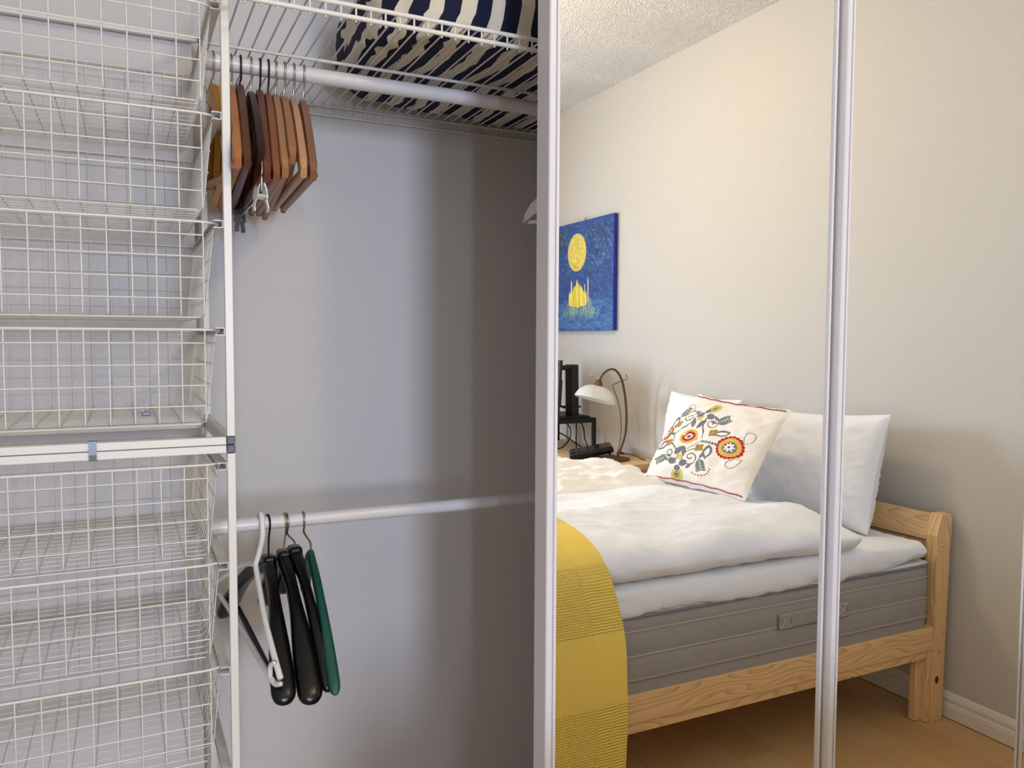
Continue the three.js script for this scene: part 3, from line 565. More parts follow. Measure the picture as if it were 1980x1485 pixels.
// mattress pad in a white sheet
{
  const t = obj('sheeted_mattress_pad', softBox(0.36, 2.268, 0.524, 0.600, 0.597, 2.055, 0.034, 0.018, (p, n) => {
    const end = THREE.MathUtils.smoothstep(p.x, 1.9, 2.26);
    const lo = 1 - THREE.MathUtils.smoothstep(p.y, 0.53, 0.585); p.y += lo * (-0.016 + 0.007 * n2(p.x * 5, 1) + 0.004 * n2(p.x * 17, 4) + 0.022 * end) - (1 - lo) * 0.012 * end;
    p.addScaledVector(n, 0.004 * fbm(p.x * 7, p.y * 12, p.z * 7) + 0.0016 * ridge(p.x * 6 + p.y * 20, p.y * 8, p.z * 16));
  }), M.cotton);
  tag(t, 'thick white sheeted pad lying on the grey mattress', 'bedding');
}
// two duvets side by side
function duvet(label, x0, x1, y0, y1, z0, z1, ph, wr, mat) {
  const g = softBox(x0, x1, y0, y1, z0, z1, 0.05, 0.012, (p, n) => {
    const u = (p.x - x0) / (x1 - x0), v = (p.z - z0) / (z1 - z0), top = THREE.MathUtils.smoothstep(p.y, y0 + 0.02, y1);
    p.y += top * (0.022 * Math.sin(Math.PI * Math.min(1, Math.max(0, v))) + 0.016 * n2(p.x * 2.1 + ph, p.z * 2.4) - 0.024 * THREE.MathUtils.smoothstep(u, 0.84, 1.0));
    if (p.y < y0 + 0.03) p.y += 0.006 * n2(p.x * 3.1, ph);
    p.x += 0.02 * n2(p.z * 4 + ph, 3) * THREE.MathUtils.smoothstep(u, 0.8, 1);
    p.addScaledVector(n, wr * (0.010 * fbm(p.x * 4 + ph, p.y * 6, p.z * 5) + 0.0055 * ridge(p.x * 3.2 + p.z * 2.5 + ph, p.y * 3, p.z * 6.5 - p.x * 2) ** 3 + 0.0022 * ridge(p.x * 9, p.y * 9 + ph, p.z * 15)));
  });
  return tag(obj('duvet', g, mat), label, 'duvet');
}
duvet('smooth white duvet folded along the near half of the bed', 0.37, 1.955, 0.604, 0.690, 0.577, 1.315, 2.2, 0.62, M.cotton);
duvet('rumpled white duvet on the far half of the bed, beside the desk', 0.37, 1.93, 0.604, 0.686, 1.32, 2.07, 11.7, 2.1, M.cottonWarm);

// ------------------------------------------------------------------ pillows and cushion
function pillowSkin(W, H, Th, side, o) {                            // one face of a pillow
  const nu = 60, nv = 48;
  return grid(nu, nv, (u, v) => {
    const a = u * 2 - 1, b = v * 2 - 1, pin = o.pinch ?? 0.06;
    const x = (W / 2) * (a * (1 - pin * (1 - b * b) * a * a) - (o.taper || 0) * Math.max(0, a) * (1 + b) ** 2 / 4 + (o.bulge || 0) * Math.max(0, a) ** 3 * (1 - b * b)), y = (H / 2) * b * (1 - pin * 1.2 * (1 - a * a) * b * b) * (1 + (o.flare || 0) * a);
    const e = Math.max(0, (1 - Math.abs(a) ** (o.full ?? 4)) * (1 - Math.abs(b) ** (o.full ?? 4)));
    const cr = o.creases * ((fbm(a * 2.2 + o.ph, b * 2.2, side * 3) * 0.02) + 0.008 * ridge(a * 2.4 + b * 1.3 + o.ph, b * 3.5, side) ** 3 * (0.4 + a * a)) * Math.min(1, e * 3);
    const sagy = o.sag * (1 - b) * 0.5;
    return [x, y, side * ((Th / 2) * e ** (o.puff ?? 0.62) * (1 + sagy) + cr), side > 0 ? (o.mirrored ? 1 - u : u) : 1 - u, v];
  }, side < 0);
}
function pillow(name, label, category, c, right, up, W, H, Th, o) {
  const t = thing(name, label, category, c), X = V(...right).normalize(), Z = V().crossVectors(X, V(...up)).normalize(), Y = V().crossVectors(Z, X);
  t.quaternion.setFromRotationMatrix(new THREE.Matrix4().makeBasis(X, Y, Z));
  obj('front_panel', pillowSkin(W, H, Th, 1, o), o.front || o.mat, t); obj('back_panel', pillowSkin(W, H, Th, -1, o), o.mat, t);
  return t;
}
// the pillows face the foot of the bed (-x); their right hand, looked at from the front, points towards +z
pillow('pillow', 'white pillow standing against the headboard, nearest the wardrobe', 'pillow', [2.205, 0.772, 1.03], [0.06, -0.05, 1], [0.28, 1, 0.03], 0.60, 0.40, 0.15, { mat: M.cotton, creases: 0.45, ph: 3.1, sag: 0.35, pinch: 0.05 });
pillow('pillow', 'white pillow mostly hidden behind the embroidered cushion', 'pillow', [2.245, 0.780, 1.715], [-0.02, 0.02, 1], [0.16, 1, -0.03], 0.46, 0.40, 0.10, { mat: M.cotton, creases: 0.7, ph: 9.4, sag: 0.3, pinch: 0.05 });

// ------------------------------------------------------------------ embroidered cushion
const embroidery = canvasTex(1536, 1536, (c, S) => {
  c.fillStyle = '#f0e9df'; c.fillRect(0, 0, S, S);
  const G = '#77757c', SG = '#6f7a76', R = '#b02524', O = '#e5b04f', Y = '#cfc068', B = '#a8843f', K = '#3a3733', W = '#f5f0ea';
  const P = (u, v) => [u * S, v * S];
  const at = (u, v, rot, sc, f) => { c.save(); c.translate(...P(u, v)); c.rotate(rot); c.scale(sc, sc); f(); c.restore(); };
  const leaf = (x, y, l, w, a, col) => { c.save(); c.translate(x, y); c.rotate(a); c.fillStyle = col; c.beginPath(); c.moveTo(0, 0); c.quadraticCurveTo(w, l * 0.45, 0, l); c.quadraticCurveTo(-w, l * 0.45, 0, 0); c.fill(); c.restore(); };
  const dot = (x, y, r, col) => { c.fillStyle = col; c.beginPath(); c.arc(x, y, r, 0, 7); c.fill(); };
  const flower = (r, n, outer, mid, inner) => { // petalled medallion
    for (let i = 0; i < n; i++) { const a = i / n * Math.PI * 2; dot(Math.cos(a) * r * 0.9, Math.sin(a) * r * 0.9, r * 0.16, outer); }
    for (let i = 0; i < n; i++) { const a = (i + 0.5) / n * Math.PI * 2; dot(Math.cos(a) * r * 0.72, Math.sin(a) * r * 0.72, r * 0.15, mid); }
    dot(0, 0, r * 0.74, mid); dot(0, 0, r * 0.54, inner);
    for (let i = 0; i < 8; i++) leaf(0, 0, r * 0.48, r * 0.16, i / 8 * Math.PI * 2, W);
    dot(0, 0, r * 0.1, inner === K ? K : R);
  };
  at(0.335, 0.507, 0.1, 1.2, () => { // centre flower
    for (let i = 0; i < 16; i++) { const a = i / 16 * Math.PI * 2; dot(Math.cos(a) * 92, Math.sin(a) * 88, 22, O); }
    dot(0, 0, 86, O); for (let i = 0; i < 14; i++) { const a = i / 14 * Math.PI * 2; dot(Math.cos(a) * 62, Math.sin(a) * 62, 16, R); } dot(0, 0, 62, R); dot(0, 0, 45, W);
    for (let i = 0; i < 12; i++) leaf(0, 0, 40, 6, i / 12 * Math.PI * 2, K); dot(0, 0, 9, K);
  });
  at(0.755, 0.540, 0, 1, () => flower(178, 20, R, O, SG));
  at(0.045, 0.501, 0, 1, () => flower(125, 18, R, O, SG));
  const big = (u, v, rot, sc, f) => at(u, v, rot, sc * 1.75, f);
  const yf = () => { for (let i = 0; i < 12; i++) { const a = i / 12 * Math.PI * 2; dot(Math.cos(a) * 44, Math.sin(a) * 44, 15, Y); } dot(0, 0, 46, Y); dot(0, 0, 28, '#6f6a50'); dot(0, 0, 20, Y); dot(0, 0, 12, K); };
  big(0.412, 0.150, 0, 1, yf); big(0.372, 0.914, 0, 1, yf);
  const swirl = (fl) => { c.strokeStyle = K; c.lineWidth = 8; c.lineCap = 'round'; c.beginPath(); c.moveTo(-30 * fl, 105); c.bezierCurveTo(10 * fl, 70, 80 * fl, 10, 62 * fl, -48); c.bezierCurveTo(40 * fl, -105, -60 * fl, -95, -64 * fl, -22); c.bezierCurveTo(-60 * fl, 42, 20 * fl, 36, 16 * fl, -14); c.bezierCurveTo(10 * fl, -44, -28 * fl, -36, -26 * fl, -10); c.stroke(); };
  big(0.225, 0.305, -0.15, 0.95, () => swirl(1)); big(0.467, 0.335, 0.35, 0.95, () => swirl(-1)); big(0.231, 0.695, 2.9, 0.95, () => swirl(-1)); big(0.453, 0.700, 3.5, 0.95, () => swirl(1));
  for (const [u, v, a, s] of [[0.318, 0.405, 2.75, 1], [0.352, 0.405, 3.75, 1], [0.345, 0.612, 0.6, 1], [0.350, 0.612, -0.25, 1]]) big(u, v, a, s, () => leaf(0, 0, 110, 46, 0, G));
  const fern = (red) => { c.strokeStyle = SG; c.lineWidth = 9; c.beginPath(); c.moveTo(0, 80); c.quadraticCurveTo(10, 20, 0, -50); c.stroke(); for (let i = 0; i < 5; i++) for (const s of [-1, 1]) leaf(0, 66 - i * 26, 74 - i * 5, 20, s * (0.75 + i * 0.1) + Math.PI, SG); leaf(0, 75, 70, 30, 0.9, SG); if (red) for (let i = 0; i < 9; i++) { const a = -2.6 + i * 0.26; dot(Math.cos(a) * 92, Math.sin(a) * 92 - 10, 7, R); } };
  big(0.105, 0.235, 0.3, 0.85, () => fern(true)); big(0.588, 0.272, 0.9, 0.85, () => fern(false)); big(0.140, 0.780, -2.3, 0.85, () => fern(false)); big(0.577, 0.783, 2.7, 0.9, () => fern(true));
  const almond = () => { leaf(0, -75, 150, 72, 0, G); leaf(2, -48, 95, 34, 0, W); };
  big(0.063, 0.372, 0.1, 0.9, almond); big(0.632, 0.415, 1.25, 0.9, almond); big(0.098, 0.628, 0.7, 0.9, almond); big(0.593, 0.636, -0.15, 0.95, almond);
  const clover = (col) => { for (let i = 0; i < 4; i++) { const a = i / 4 * Math.PI * 2 + 0.5; dot(Math.cos(a) * 22, Math.sin(a) * 22, 19, col); } };
  big(0.128, 0.388, 0, 1, () => clover(B)); big(0.555, 0.428, 0, 1, () => clover(B)); big(0.151, 0.600, 0, 1, () => clover(B)); big(0.506, 0.606, 0, 1, () => clover(B));
  big(0.344, 0.290, 0.3, 0.85, () => clover(Y)); big(0.334, 0.730, 0.2, 0.85, () => clover(Y)); big(0.270, 0.49, 0.2, 0.5, () => clover('#e3cf9a')); big(0.42, 0.52, 0.2, 0.5, () => clover(Y));
  const paisley = () => { c.strokeStyle = SG; c.lineWidth = 6; c.beginPath(); c.moveTo(0, 80); c.bezierCurveTo(60, 30, 55, -60, 0, -64); c.bezierCurveTo(-62, -62, -50, 20, 0, 80); c.stroke(); };
  big(0.865, 0.405, 0.1, 0.85, paisley); big(0.840, 0.690, -2.3, 0.85, paisley); big(0.02, 0.69, 0.4, 0.5, paisley);
  for (const [u, v, k] of [[0.368, 0.225, 1], [0.352, 0.815, -1]]) big(u, v, 0, k, () => { leaf(-10, 0, 80, 60, 0.9, G); leaf(20, 10, 90, 60, -1.2, G); leaf(-80, -20, 60, 30, 0.6, G); leaf(100, 20, 70, 26, -1.0, G); leaf(0, 0, 60, 50, 3.0, G); });
  const stem = (u0, u1, v, k) => { c.strokeStyle = SG; c.lineWidth = 14; c.beginPath(); c.moveTo(...P(u0, v)); c.lineTo(...P(u1, v)); c.stroke(); for (let i = 0; i < 6; i++) { const [x, y] = P(u0 + (u1 - u0) * (i + 0.5) / 6, v); for (const s of [0.5, 2.6]) leaf(x, y, 44, 16, (k > 0 ? -1 : 1) * (s - 1.57) + (s > 1.5 ? 0 : Math.PI), SG); } };
  stem(0.075, 0.155, 0.5, 1); stem(0.49, 0.655, 0.535, -1);
  for (let i = 0; i < 7; i++) { dot(...P(0.165 + i * 0.012, 0.482 - i * 0.013), 9, K); dot(...P(0.165 + i * 0.008, 0.51 + i * 0.017), 9, K); dot(...P(0.478 - i * 0.006, 0.505 - i * 0.016), 9, K); dot(...P(0.472 - i * 0.012, 0.55 + i * 0.014), 9, K); }
});
{
  const t = pillow('embroidered_cushion', 'cream cushion embroidered with folk flowers and edged in red stitching', 'cushion', [1.925, 0.838, 1.232], [0.08, -0.008, 1], [0.62, 1, -0.04], 0.61, 0.372, 0.085,
    { mat: M.cottonWarm, front: phys({ map: embroidery, roughness: 0.95, bumpMap: rep(weave, 0.08, 0.08), bumpScale: 0.0002 }), creases: 0.5, ph: 5.2, sag: 0.2, pinch: 0.045, mirrored: true, full: 2.4, puff: 0.6, taper: 0.19, bulge: 0.12, flare: 0.07 });
  const W = 0.61, H = 0.372, red = std({ color: C('#a02a2c'), roughness: 0.9 });
  for (const b of [-1, 1]) { const p = []; for (let i = 0; i <= 70; i++) { const a = -0.955 + 1.91 * i / 70, bb = b * 0.94, e = (1 - Math.abs(a) ** 2.4) * (1 - Math.abs(bb) ** 2.4);
    p.push(V((W / 2) * (a * (1 - 0.045 * (1 - bb * bb) * a * a) - 0.19 * Math.max(0, a) * (1 + bb) ** 2 / 4), (H / 2) * bb * (1 - 0.054 * (1 - a * a) * bb * bb) * (1 + 0.07 * a) + 0.0015 * Math.sin(i * 0.55), 0.0425 * e ** 0.6 * (1 + 0.1 * (1 - bb)) + 0.0022)); }
    obj('red_stitching', sweep(p, (s) => 0.0019 + 0.0005 * Math.sin(s * 190), 6), red, t); }
}

// ------------------------------------------------------------------ yellow blanket over the foot of the bed
const waffle = dataTex(1024, 1024, (u, v) => {                      // u along the bed over 0.5 m (hem at u = 1), v along the drape over 0.345 m: a plain band, then a waffle band
  const X = u * 0.5, Y = v * 0.345, rib = (t, p) => 0.5 + 0.5 * Math.cos(t / p * Math.PI * 2);
  const plain = Y < 0.18, hem = X > 0.412, soft = 0.06 * (rnd() - 0.5);
  if (plain) return hem ? 0.45 + soft : 0.45 + 0.28 * rib(X, 0.5 / 62) + soft;
  return hem ? 0.7 * rib(Y + 0.001 * n2(X * 30, Y * 10), 0.345 / 46) + 0.12 + soft : 0.9 * rib(X, 0.5 / 72) * rib(Y, 0.345 / 50) + soft;
});
{
  const mat = phys({ color: C('#ffe06c'), roughness: 0.95, sheen: 0.3, sheenColor: C('#f5d86a'), sheenRoughness: 0.6, bumpMap: rep(waffle, 0.5, 0.345), bumpScale: 0.0032 });
  const prof = [[2.085, 0.30], [2.090, 0.55], [2.088, 0.64], [2.05, 0.705], [1.9, 0.74], [1.7, 0.745], [1.5, 0.742], [1.33, 0.728], [1.2, 0.735], [1.05, 0.742], [0.9, 0.742], [0.75, 0.735], [0.655, 0.722], [0.595, 0.694], [0.566, 0.65], [0.560, 0.60], [0.558, 0.5], [0.556, 0.35], [0.556, 0.2], [0.557, 0.055]];
  const c = new THREE.CatmullRomCurve3(prof.map(([z, y]) => V(0, y, z)), false, 'centripetal'), N = 240, pts = c.getSpacedPoints(N), total = c.getLength();
  const x0 = 0.46, layer = (off, flip) => grid(70, N, (u, v) => {
    const p = pts[Math.round(v * N)], a = pts[Math.max(0, Math.round(v * N) - 1)], b = pts[Math.min(N, Math.round(v * N) + 1)], ty = b.y - a.y, tz = b.z - a.z, l = Math.hypot(ty, tz);
    const hang = THREE.MathUtils.smoothstep(v, 0.80, 0.88), xe = 1.030 + 0.065 * THREE.MathUtils.smoothstep(v, 0.72, 0.86) + 0.012 * Math.sin(v * 9) * (1 - hang) * 0.5 - 0.004 * hang * Math.sin(v * 40);
    const x = x0 + (xe - x0) * u, w = 0.004 * n2(x * 4, v * 7) + hang * (0.006 * Math.sin(x * 16 + 1) * (0.3 + 0.7 * (v - 0.8) * 5) + 0.003);
    return [x, p.y + (-tz / l) * (off + Math.max(-0.002, w)), p.z + (ty / l) * (off + Math.max(-0.002, w)), x - xe + 0.5, (v - 1) * total + 0.11];
  }, flip);
  const edge = grid(1, N, (u, v) => [0, 0, 0]);
  const a = layer(0.007, true), b = layer(0.0025, false), rim = [];
  { const nu = 71, pa = a.attributes.position, pb = b.attributes.position, pos = [], uv = []; const q = (P, i) => [P.getX(i), P.getY(i), P.getZ(i)];
    for (let j = 0; j < N; j++) for (const col of [0, 70]) { const i0 = j * nu + col, i1 = i0 + nu, k = [q(pa, i0), q(pa, i1), q(pb, i0), q(pb, i0), q(pa, i1), q(pb, i1)]; if (col) k.reverse(); for (const p of k) { pos.push(...p); uv.push(0.5, j / N); } }
    for (const row of [0, N]) for (let i = 0; i < 70; i++) { const i0 = row * nu + i, i1 = i0 + 1; const k = [q(pa, i0), q(pb, i0), q(pa, i1), q(pa, i1), q(pb, i0), q(pb, i1)]; if (row) k.reverse(); for (const p of k) { pos.push(...p); uv.push(0.5, 0); } }
    const g = new THREE.BufferGeometry(); g.setAttribute('position', new THREE.Float32BufferAttribute(pos, 3)); g.setAttribute('uv', new THREE.Float32BufferAttribute(uv, 2)); g.computeVertexNormals(); rim.push(g); }
  tag(obj('blanket', [a, b, ...rim], mat), 'yellow waffle-weave blanket hanging over the near side of the bed', 'blanket');
}

// ------------------------------------------------------------------ painting
const paintingTex = canvasTex(1024, 1024, (c, S) => {
  const g = ['#365a9c', '#2c4a88', '#4269a8', '#27427a', '#5479b4', '#213a70'];
  c.fillStyle = '#31528f'; c.fillRect(0, 0, S, S);
  for (let i = 0; i < 2600; i++) { const y = rnd() * S, x = rnd() * S; c.strokeStyle = y > S * 0.72 ? ['#4f7cb4', '#5c8abf', '#4170ac', '#3f6ca2'][i % 4] : g[i % 6]; c.globalAlpha = 0.25 + 0.3 * rnd(); c.lineWidth = 6 + rnd() * 16; c.beginPath(); const a = (rnd() - 0.5) * 1.4 + (y > S * 0.7 ? 0 : 0.4); c.moveTo(x, y); c.quadraticCurveTo(x + 25, y + (rnd() - 0.5) * 40, x + Math.cos(a) * 70, y + Math.sin(a) * 60); c.stroke(); }
  for (let i = 0; i < 420; i++) { const k = rnd() < 0.45, x = k ? rnd() * 190 : 560 + rnd() * 420, y = k ? 60 + rnd() * 150 : 40 + rnd() * 420; c.strokeStyle = ['#2b3c55', '#344a63', '#26384f', '#4a6484', '#7d94b0'][i % 5]; c.globalAlpha = 0.5; c.lineWidth = 8 + rnd() * 14; c.beginPath(); c.moveTo(x, y); c.lineTo(x + (rnd() - 0.5) * 90, y + (rnd() - 0.3) * 80); c.stroke(); }
  c.globalAlpha = 1; // the moon
  c.fillStyle = '#c9cf95'; c.beginPath(); c.ellipse(400, 285, 168, 178, 0, 0, 7); c.fill(); c.fillStyle = '#e0c94a'; c.beginPath(); c.ellipse(400, 285, 158, 168, 0, 0, 7); c.fill();
  for (let i = 0; i < 500; i++) { const a = rnd() * 6.28, r = Math.sqrt(rnd()) * 150; c.strokeStyle = ['#e8d54e', '#f0e27e', '#d6b83a', '#efe2a6', '#c9c05a', '#e3c04a'][i % 6]; c.globalAlpha = 0.6; c.lineWidth = 6 + rnd() * 8; c.beginPath(); c.arc(400, 285, r, a, a + 0.3 + 20 / (r + 20)); c.stroke(); }
  c.globalAlpha = 0.8; c.strokeStyle = '#e0903a'; c.lineWidth = 14; c.beginPath(); c.arc(385, 285, 140, 1.2, 1.9); c.stroke();
  // deep blue towers behind, then the gold ones, and their reflection
  const bar = (x, y0, y1, w, col, al = 0.9) => { c.globalAlpha = al; c.strokeStyle = col; c.lineWidth = w; c.lineCap = 'butt'; c.beginPath(); c.moveTo(x, y0); c.lineTo(x + (rnd() - 0.5) * 6, y1); c.stroke(); };
  for (let i = 0; i < 26; i++) { const x = 250 + i * 15; bar(x, 500 + rnd() * 90, 760, 17, ['#2546a0', '#2a4fb4', '#1f3c8c'][i % 3], 0.8); }
  for (let i = 0; i < 60; i++) { const x = 210 + rnd() * 460, d = Math.abs(x - 420) / 240; bar(x, 600 + d * 130 + rnd() * 60, 850 + rnd() * 30, 8 + rnd() * 9, ['#6f9a86', '#86ac92', '#b9c795', '#557f84'][i % 4], 0.75); }
  for (let i = 0; i < 110; i++) { const x = 260 + rnd() * 320, d = Math.abs(x - 420) / 170; bar(x, 560 + d * 110 + rnd() * 60, 790 + rnd() * 20 - d * 25, 9 + rnd() * 14, ['#e6d43c', '#f1e374', '#d9c12e', '#f3ecb0', '#d3b02c', '#e8dc58'][i % 6], 0.85); }
  for (const [x, y] of [[300, 545], [312, 560], [398, 552], [412, 540], [600, 530], [606, 560], [545, 590]]) bar(x, y, 760, 13, '#e9dd7a', 0.95);
  for (let i = 0; i < 90; i++) { const x = 170 + rnd() * 560; bar(x, 800 + rnd() * 40, 860 + rnd() * 60, 6 + rnd() * 6, ['#7fa597', '#5e8a8e', '#a9bf9a', '#8fb0a8', '#476f86'][i % 5], 0.7); }
  for (let i = 0; i < 14; i++) bar(220 + i * 30 + rnd() * 10, 860, 920 + rnd() * 40, 7, '#3b6396', 0.7);
  for (let i = 0; i < 90; i++) { const x = 30 + rnd() * 760, y = 905 + rnd() * 90; c.globalAlpha = 0.4; c.strokeStyle = ['#79a8d8', '#5a8cc6', '#3f6ba6'][i % 3]; c.lineWidth = 5; c.beginPath(); c.moveTo(x, y); c.lineTo(x + 70, y + (rnd() - 0.5) * 8); c.stroke(); }
  for (const [x, y] of [[770, 800], [790, 830], [810, 790], [760, 850]]) bar(x, y, y + 55, 10, '#9fc4b0', 0.7);
  c.globalAlpha = 1;
});
{
  const t = thing('painting', 'unframed blue canvas with a yellow moon over golden towers', 'painting', [WX, 1.58, 2.885]), z0 = -0.318, z1 = 0.315, y0 = -0.312, y1 = 0.310, d = 0.026;
  const face = new THREE.PlaneGeometry(z1 - z0, y1 - y0); face.rotateY(-Math.PI / 2); face.translate(-d - 0.0012, (y0 + y1) / 2, (z0 + z1) / 2);
  obj('canvas_wrap', box(-d, -0.001, y0, y1, z0, z1, 0.003), std({ color: C('#1d2f9c'), roughness: 0.8, bumpMap: rep(weave, 0.05, 0.05), bumpScale: 0.0003 }), t);
  // the seen picture is turned the right way round for someone who stands in the room; in the mirror it reads reversed
  { const uv = face.attributes.uv; for (let i = 0; i < uv.count; i++) uv.setX(i, 1 - uv.getX(i)); }
  obj('painted_face', face, std({ map: paintingTex, roughness: 0.75, bumpMap: rep(speck, 0.5, 0.5), bumpScale: 0.001 }), t);
  const n = [sweep([[-0.001, 0.323, 0.01], [-0.012, 0.325, 0.01]], 0.0035, 8), sweep([[-0.0015, 0.305, 0.01], [-0.0015, 0.332, 0.01]], 0.004, 8)];
  obj('picture_hook', n, M.nickel, t);
}

// ------------------------------------------------------------------ desk corner
const DY = 0.615;
{
  const t = thing('desk', 'pale wood desk top beyond the bed, against the right wall', 'desk', [0, 0, 0]);
  obj('top', box(1.72, WX - 0.004, DY - 0.03, DY, 2.135, 3.25, 0.003, 'z'), M.birch, t);
  for (const [x, z] of [[1.76, 2.18], [1.76, 3.2], [2.33, 2.18], [2.33, 3.2]]) obj('leg', box(x - 0.022, x + 0.022, 0.001, DY - 0.03, z - 0.022, z + 0.022, 0.003), M.birch, t);
}
{
  const t = thing('monitor_riser', 'black metal stand under the monitor on the desk', 'stand'), y = 0.787, x0 = 1.95, x1 = 2.338, z0 = 2.69, z1 = 3.12;
  obj('shelf', box(x0, x1, y - 0.006, y, z0, z1, 0.002), M.matteBlack, t);
  obj('apron', [box(x0 + 0.002, x1 - 0.002, y - 0.026, y - 0.006, z0 + 0.002, z0 + 0.012, 0.001), box(x0 + 0.002, x1 - 0.002, y - 0.026, y - 0.006, z1 - 0.012, z1 - 0.002, 0.001)], M.matteBlack, t);
  for (const [x, z] of [[x0 + 0.002, z0], [x1 - 0.022, z0], [x0 + 0.002, z1 - 0.02], [x1 - 0.022, z1 - 0.02]]) obj('leg', box(x, x + 0.02, DY, y - 0.02, z, z + 0.02, 0.002), M.matteBlack, t);
}
{
  const t = thing('monitor', 'black monitor seen edge-on at the mirror edge, on a tall stand', 'monitor'), rz = 0.08;
  const scr = new THREE.Group();
  obj('base', [box(2.09, 2.30, 0.787, 0.801, 2.70, 2.98, 0.004)], M.matteBlack, t);
  obj('column', (() => { const g = new RoundedBoxGeometry(0.046, 0.29, 0.075, 2, 0.006); g.rotateZ(0.02); g.translate(2.217, 0.935, 2.755); return g; })(), M.matteBlack, t);
  obj('arm', (() => { const g = new RoundedBoxGeometry(0.19, 0.026, 0.05, 2, 0.008); g.rotateZ(-0.12); g.translate(2.140, 1.066, 2.755); return g; })(), M.matteBlack, t);
  obj('cable_clip', box(2.160, 2.265, 0.842, 0.852, 2.735, 2.79, 0.003), M.matteBlack, t);
  const tilt = (g) => { g.translate(0, -1.07, 0); g.rotateZ(-0.06); g.translate(0, 1.07, 0); return g; };
  obj('bezel', tilt(box(2.004, 2.020, 0.92, 1.232, 2.52, 3.08, 0.004)), M.matteBlack, t);
  obj('back_shell', tilt(box(2.020, 2.052, 0.985, 1.135, 2.56, 3.02, 0.012)), M.matteBlack, t);
  obj('screen', tilt(box(2.0030, 2.0042, 0.935, 1.22, 2.532, 3.068, 0, null)), M.black, t);
}
{ // cables hanging under the riser
  const t = thing('cable_bundle', 'black cables hanging from the monitor stand behind the router', 'cables');
  const cs = [[[2.16, 0.77, 2.72], [2.185, 0.73, 2.715], [2.18, 0.68, 2.71], [2.13, 0.635, 2.70], [2.08, 0.625, 2.70]], [[2.215, 0.77, 2.70], [2.215, 0.72, 2.70], [2.208, 0.66, 2.69], [2.205, 0.622, 2.68]], [[2.240, 0.77, 2.70], [2.258, 0.73, 2.695], [2.262, 0.68, 2.69], [2.262, 0.64, 2.66]], [[2.08, 0.72, 2.72], [2.13, 0.705, 2.71], [2.19, 0.66, 2.68], [2.225, 0.63, 2.64]], [[2.10, 0.92, 2.735], [2.11, 0.885, 2.735], [2.135, 0.86, 2.735], [2.168, 0.84, 2.75]]];
  for (const p of cs) obj('cable', sweep(curve(p, 24), 0.0036, 8), M.black, t);
}
{
  const t = thing('router', 'flat black router lying on the desk beside the lamp', 'router', [2.152, DY + 0.026, 2.445]); t.rotation.set(0.0, 0.5, 0.2);
  obj('case', (() => { const g = new RoundedBoxGeometry(0.225, 0.034, 0.19, 4, 0.014); g.translate(0, 0.004, 0); return g; })(), M.black, t);
  obj('front_strip', box(-0.10, -0.075, 0.0195, 0.0225, -0.07, 0.07, 0.001), M.black, t);
  for (const s of [-1, 1]) obj('foot', box(0.085, 0.093, -0.038, -0.008, s * 0.075 - 0.004, s * 0.075 + 0.004, 0.001), M.black, t);
}
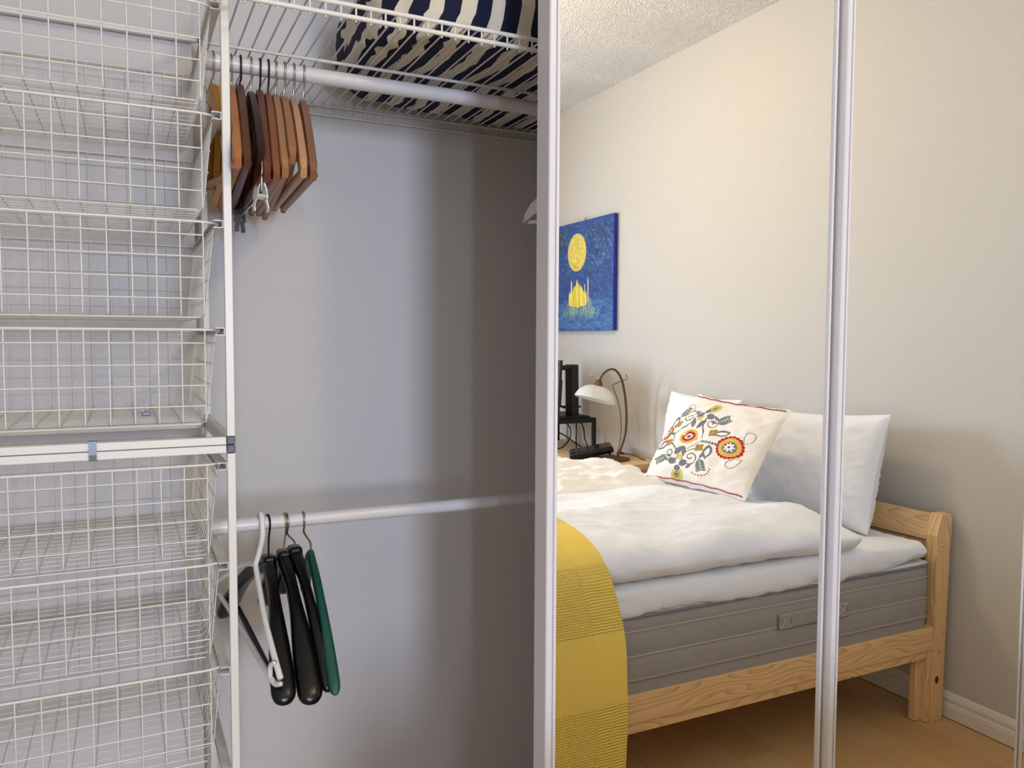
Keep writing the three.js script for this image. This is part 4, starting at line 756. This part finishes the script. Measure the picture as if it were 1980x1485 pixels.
{ // bronze desk lamp with a bowl of alabaster glass
  const z = 2.3, t = thing('desk_lamp', 'bronze arched desk lamp with a white glass bowl shade', 'lamp', [2.2, DY, z]), L = (x, y, dz = 0) => [x - 2.2, y - DY, dz];
  obj('base', (() => { const g = new THREE.LatheGeometry([[0, 0], [0.098, 0], [0.1, 0.004], [0.094, 0.011], [0.06, 0.016], [0.03, 0.022], [0.012, 0.026], [0, 0.026]].map((p) => new THREE.Vector2(...p)), 40); g.scale(1, 1, 0.8); g.translate(-0.018, 0.0005, 0); return g; })(), M.bronze, t);
  obj('stem', sweep(curve([L(2.219, 0.634), L(2.236, 0.665), L(2.263, 0.741), L(2.270, 0.80), L(2.268, 0.87), L(2.257, 0.95), L(2.242, 1.008), L(2.222, 1.046), L(2.197, 1.068), L(2.175, 1.071), L(2.148, 1.062), L(2.125, 1.044), L(2.112, 1.02), L(2.107, 1.008)], 70), (s) => 0.0062 - 0.001 * s, 12), M.bronze, t);
  obj('accent_rod', sweep(curve([L(2.222, 0.634, 0.012), L(2.240, 0.70, 0.012), L(2.247, 0.76, 0.012), L(2.241, 0.847, 0.012), L(2.222, 0.92, 0.012), L(2.190, 0.990, 0.012)], 40).concat([V(...L(2.2525, 1.013, 0.012)), V(...L(2.281, 1.019, 0.012)), V(...L(2.272, 1.043, 0.012))]), 0.0021, 8), M.bronze, t);
  const head = new THREE.Matrix4().makeRotationZ(-0.27).setPosition(...L(2.104, 1.0));
  obj('socket', (() => { const g = new THREE.LatheGeometry([[0, 0.022], [0.009, 0.02], [0.017, 0.008], [0.021, -0.008], [0.022, -0.022], [0, -0.022]].map((p) => new THREE.Vector2(...p)), 28); g.applyMatrix4(head); return g; })(), M.bronze, t);
  obj('shade', (() => { const o = []; for (let i = 0; i <= 18; i++) { const a = i / 18 * 1.35; o.push(new THREE.Vector2(0.02 + 0.083 * Math.sin(a) / Math.sin(1.35), -0.012 - 0.069 * (1 - Math.cos(a)) / (1 - Math.cos(1.35)))); } const inn = o.map((p) => new THREE.Vector2(p.x - 0.003, p.y - 0.003)).reverse(); const g = new THREE.LatheGeometry([...o, ...inn], 48); g.applyMatrix4(head); return g; })(), M.glassShade, t);
  obj('cord', sweep(curve([L(2.250, 0.640, 0.02), L(2.285, 0.640, 0.005), L(2.312, 0.632, -0.02), L(2.325, 0.622, -0.05), L(2.33, 0.6185, -0.08)], 30), 0.0028, 8), M.bronze, t);
  obj('cord_switch', (() => { const g = new RoundedBoxGeometry(0.03, 0.011, 0.012, 2, 0.004); g.rotateZ(-0.3); g.translate(...L(2.258, 0.645, 0.02)); return g; })(), M.bronze, t);
}
{ // two tiny white cord holders stuck on the wall over the desk
  const a = obj('wall_hook', [box(WX - 0.006, WX, 1.012, 1.020, 2.800, 2.835, 0.001)], M.whitePlastic); tag(a, 'tiny white adhesive hook on the wall above the router', 'hook');
}

// ------------------------------------------------------------------ ceiling lamp (its glow shows on the ceiling in the mirror)
{
  const t = thing('ceiling_lamp', 'round white ceiling lamp out of view above the bed', 'lamp', [LAMP.x, LAMP.y, LAMP.z]);
  obj('mount', (() => { const g = new THREE.CylinderGeometry(0.05, 0.06, 0.025, 40); g.translate(0, -0.013, 0); const k = new THREE.CylinderGeometry(0.008, 0.008, 0.08, 12); k.translate(0, -0.06, 0); return mergeGeometries([prep(g), prep(k)]); })(), M.trim, t);
  const bulb = obj('glowing_bowl', (() => { const g = new THREE.SphereGeometry(0.14, 40, 20, 0, Math.PI * 2, Math.PI / 2, Math.PI / 2); g.scale(1, 0.75, 1); g.translate(0, -0.1, 0); return mergeGeometries([prep(g), prep((() => { const d = new THREE.CircleGeometry(0.14, 40); d.rotateX(-Math.PI / 2); d.translate(0, -0.1, 0); return d; })())]); })(), std({ color: C('#fff3dd'), emissive: C('#ffd9a0'), emissiveIntensity: 1.5, roughness: 0.5 }), t);
  const p = new THREE.PointLight(new THREE.Color().setRGB(1, 0.79, 0.43), 2.1); p.name = 'ceiling_lamp_bulb'; p.position.set(LAMP.x, LAMP.y - 0.165, LAMP.z); p.castShadow = true; p.shadow.radius = 4; scene.add(p);
}

renderer.render(scene, camera);
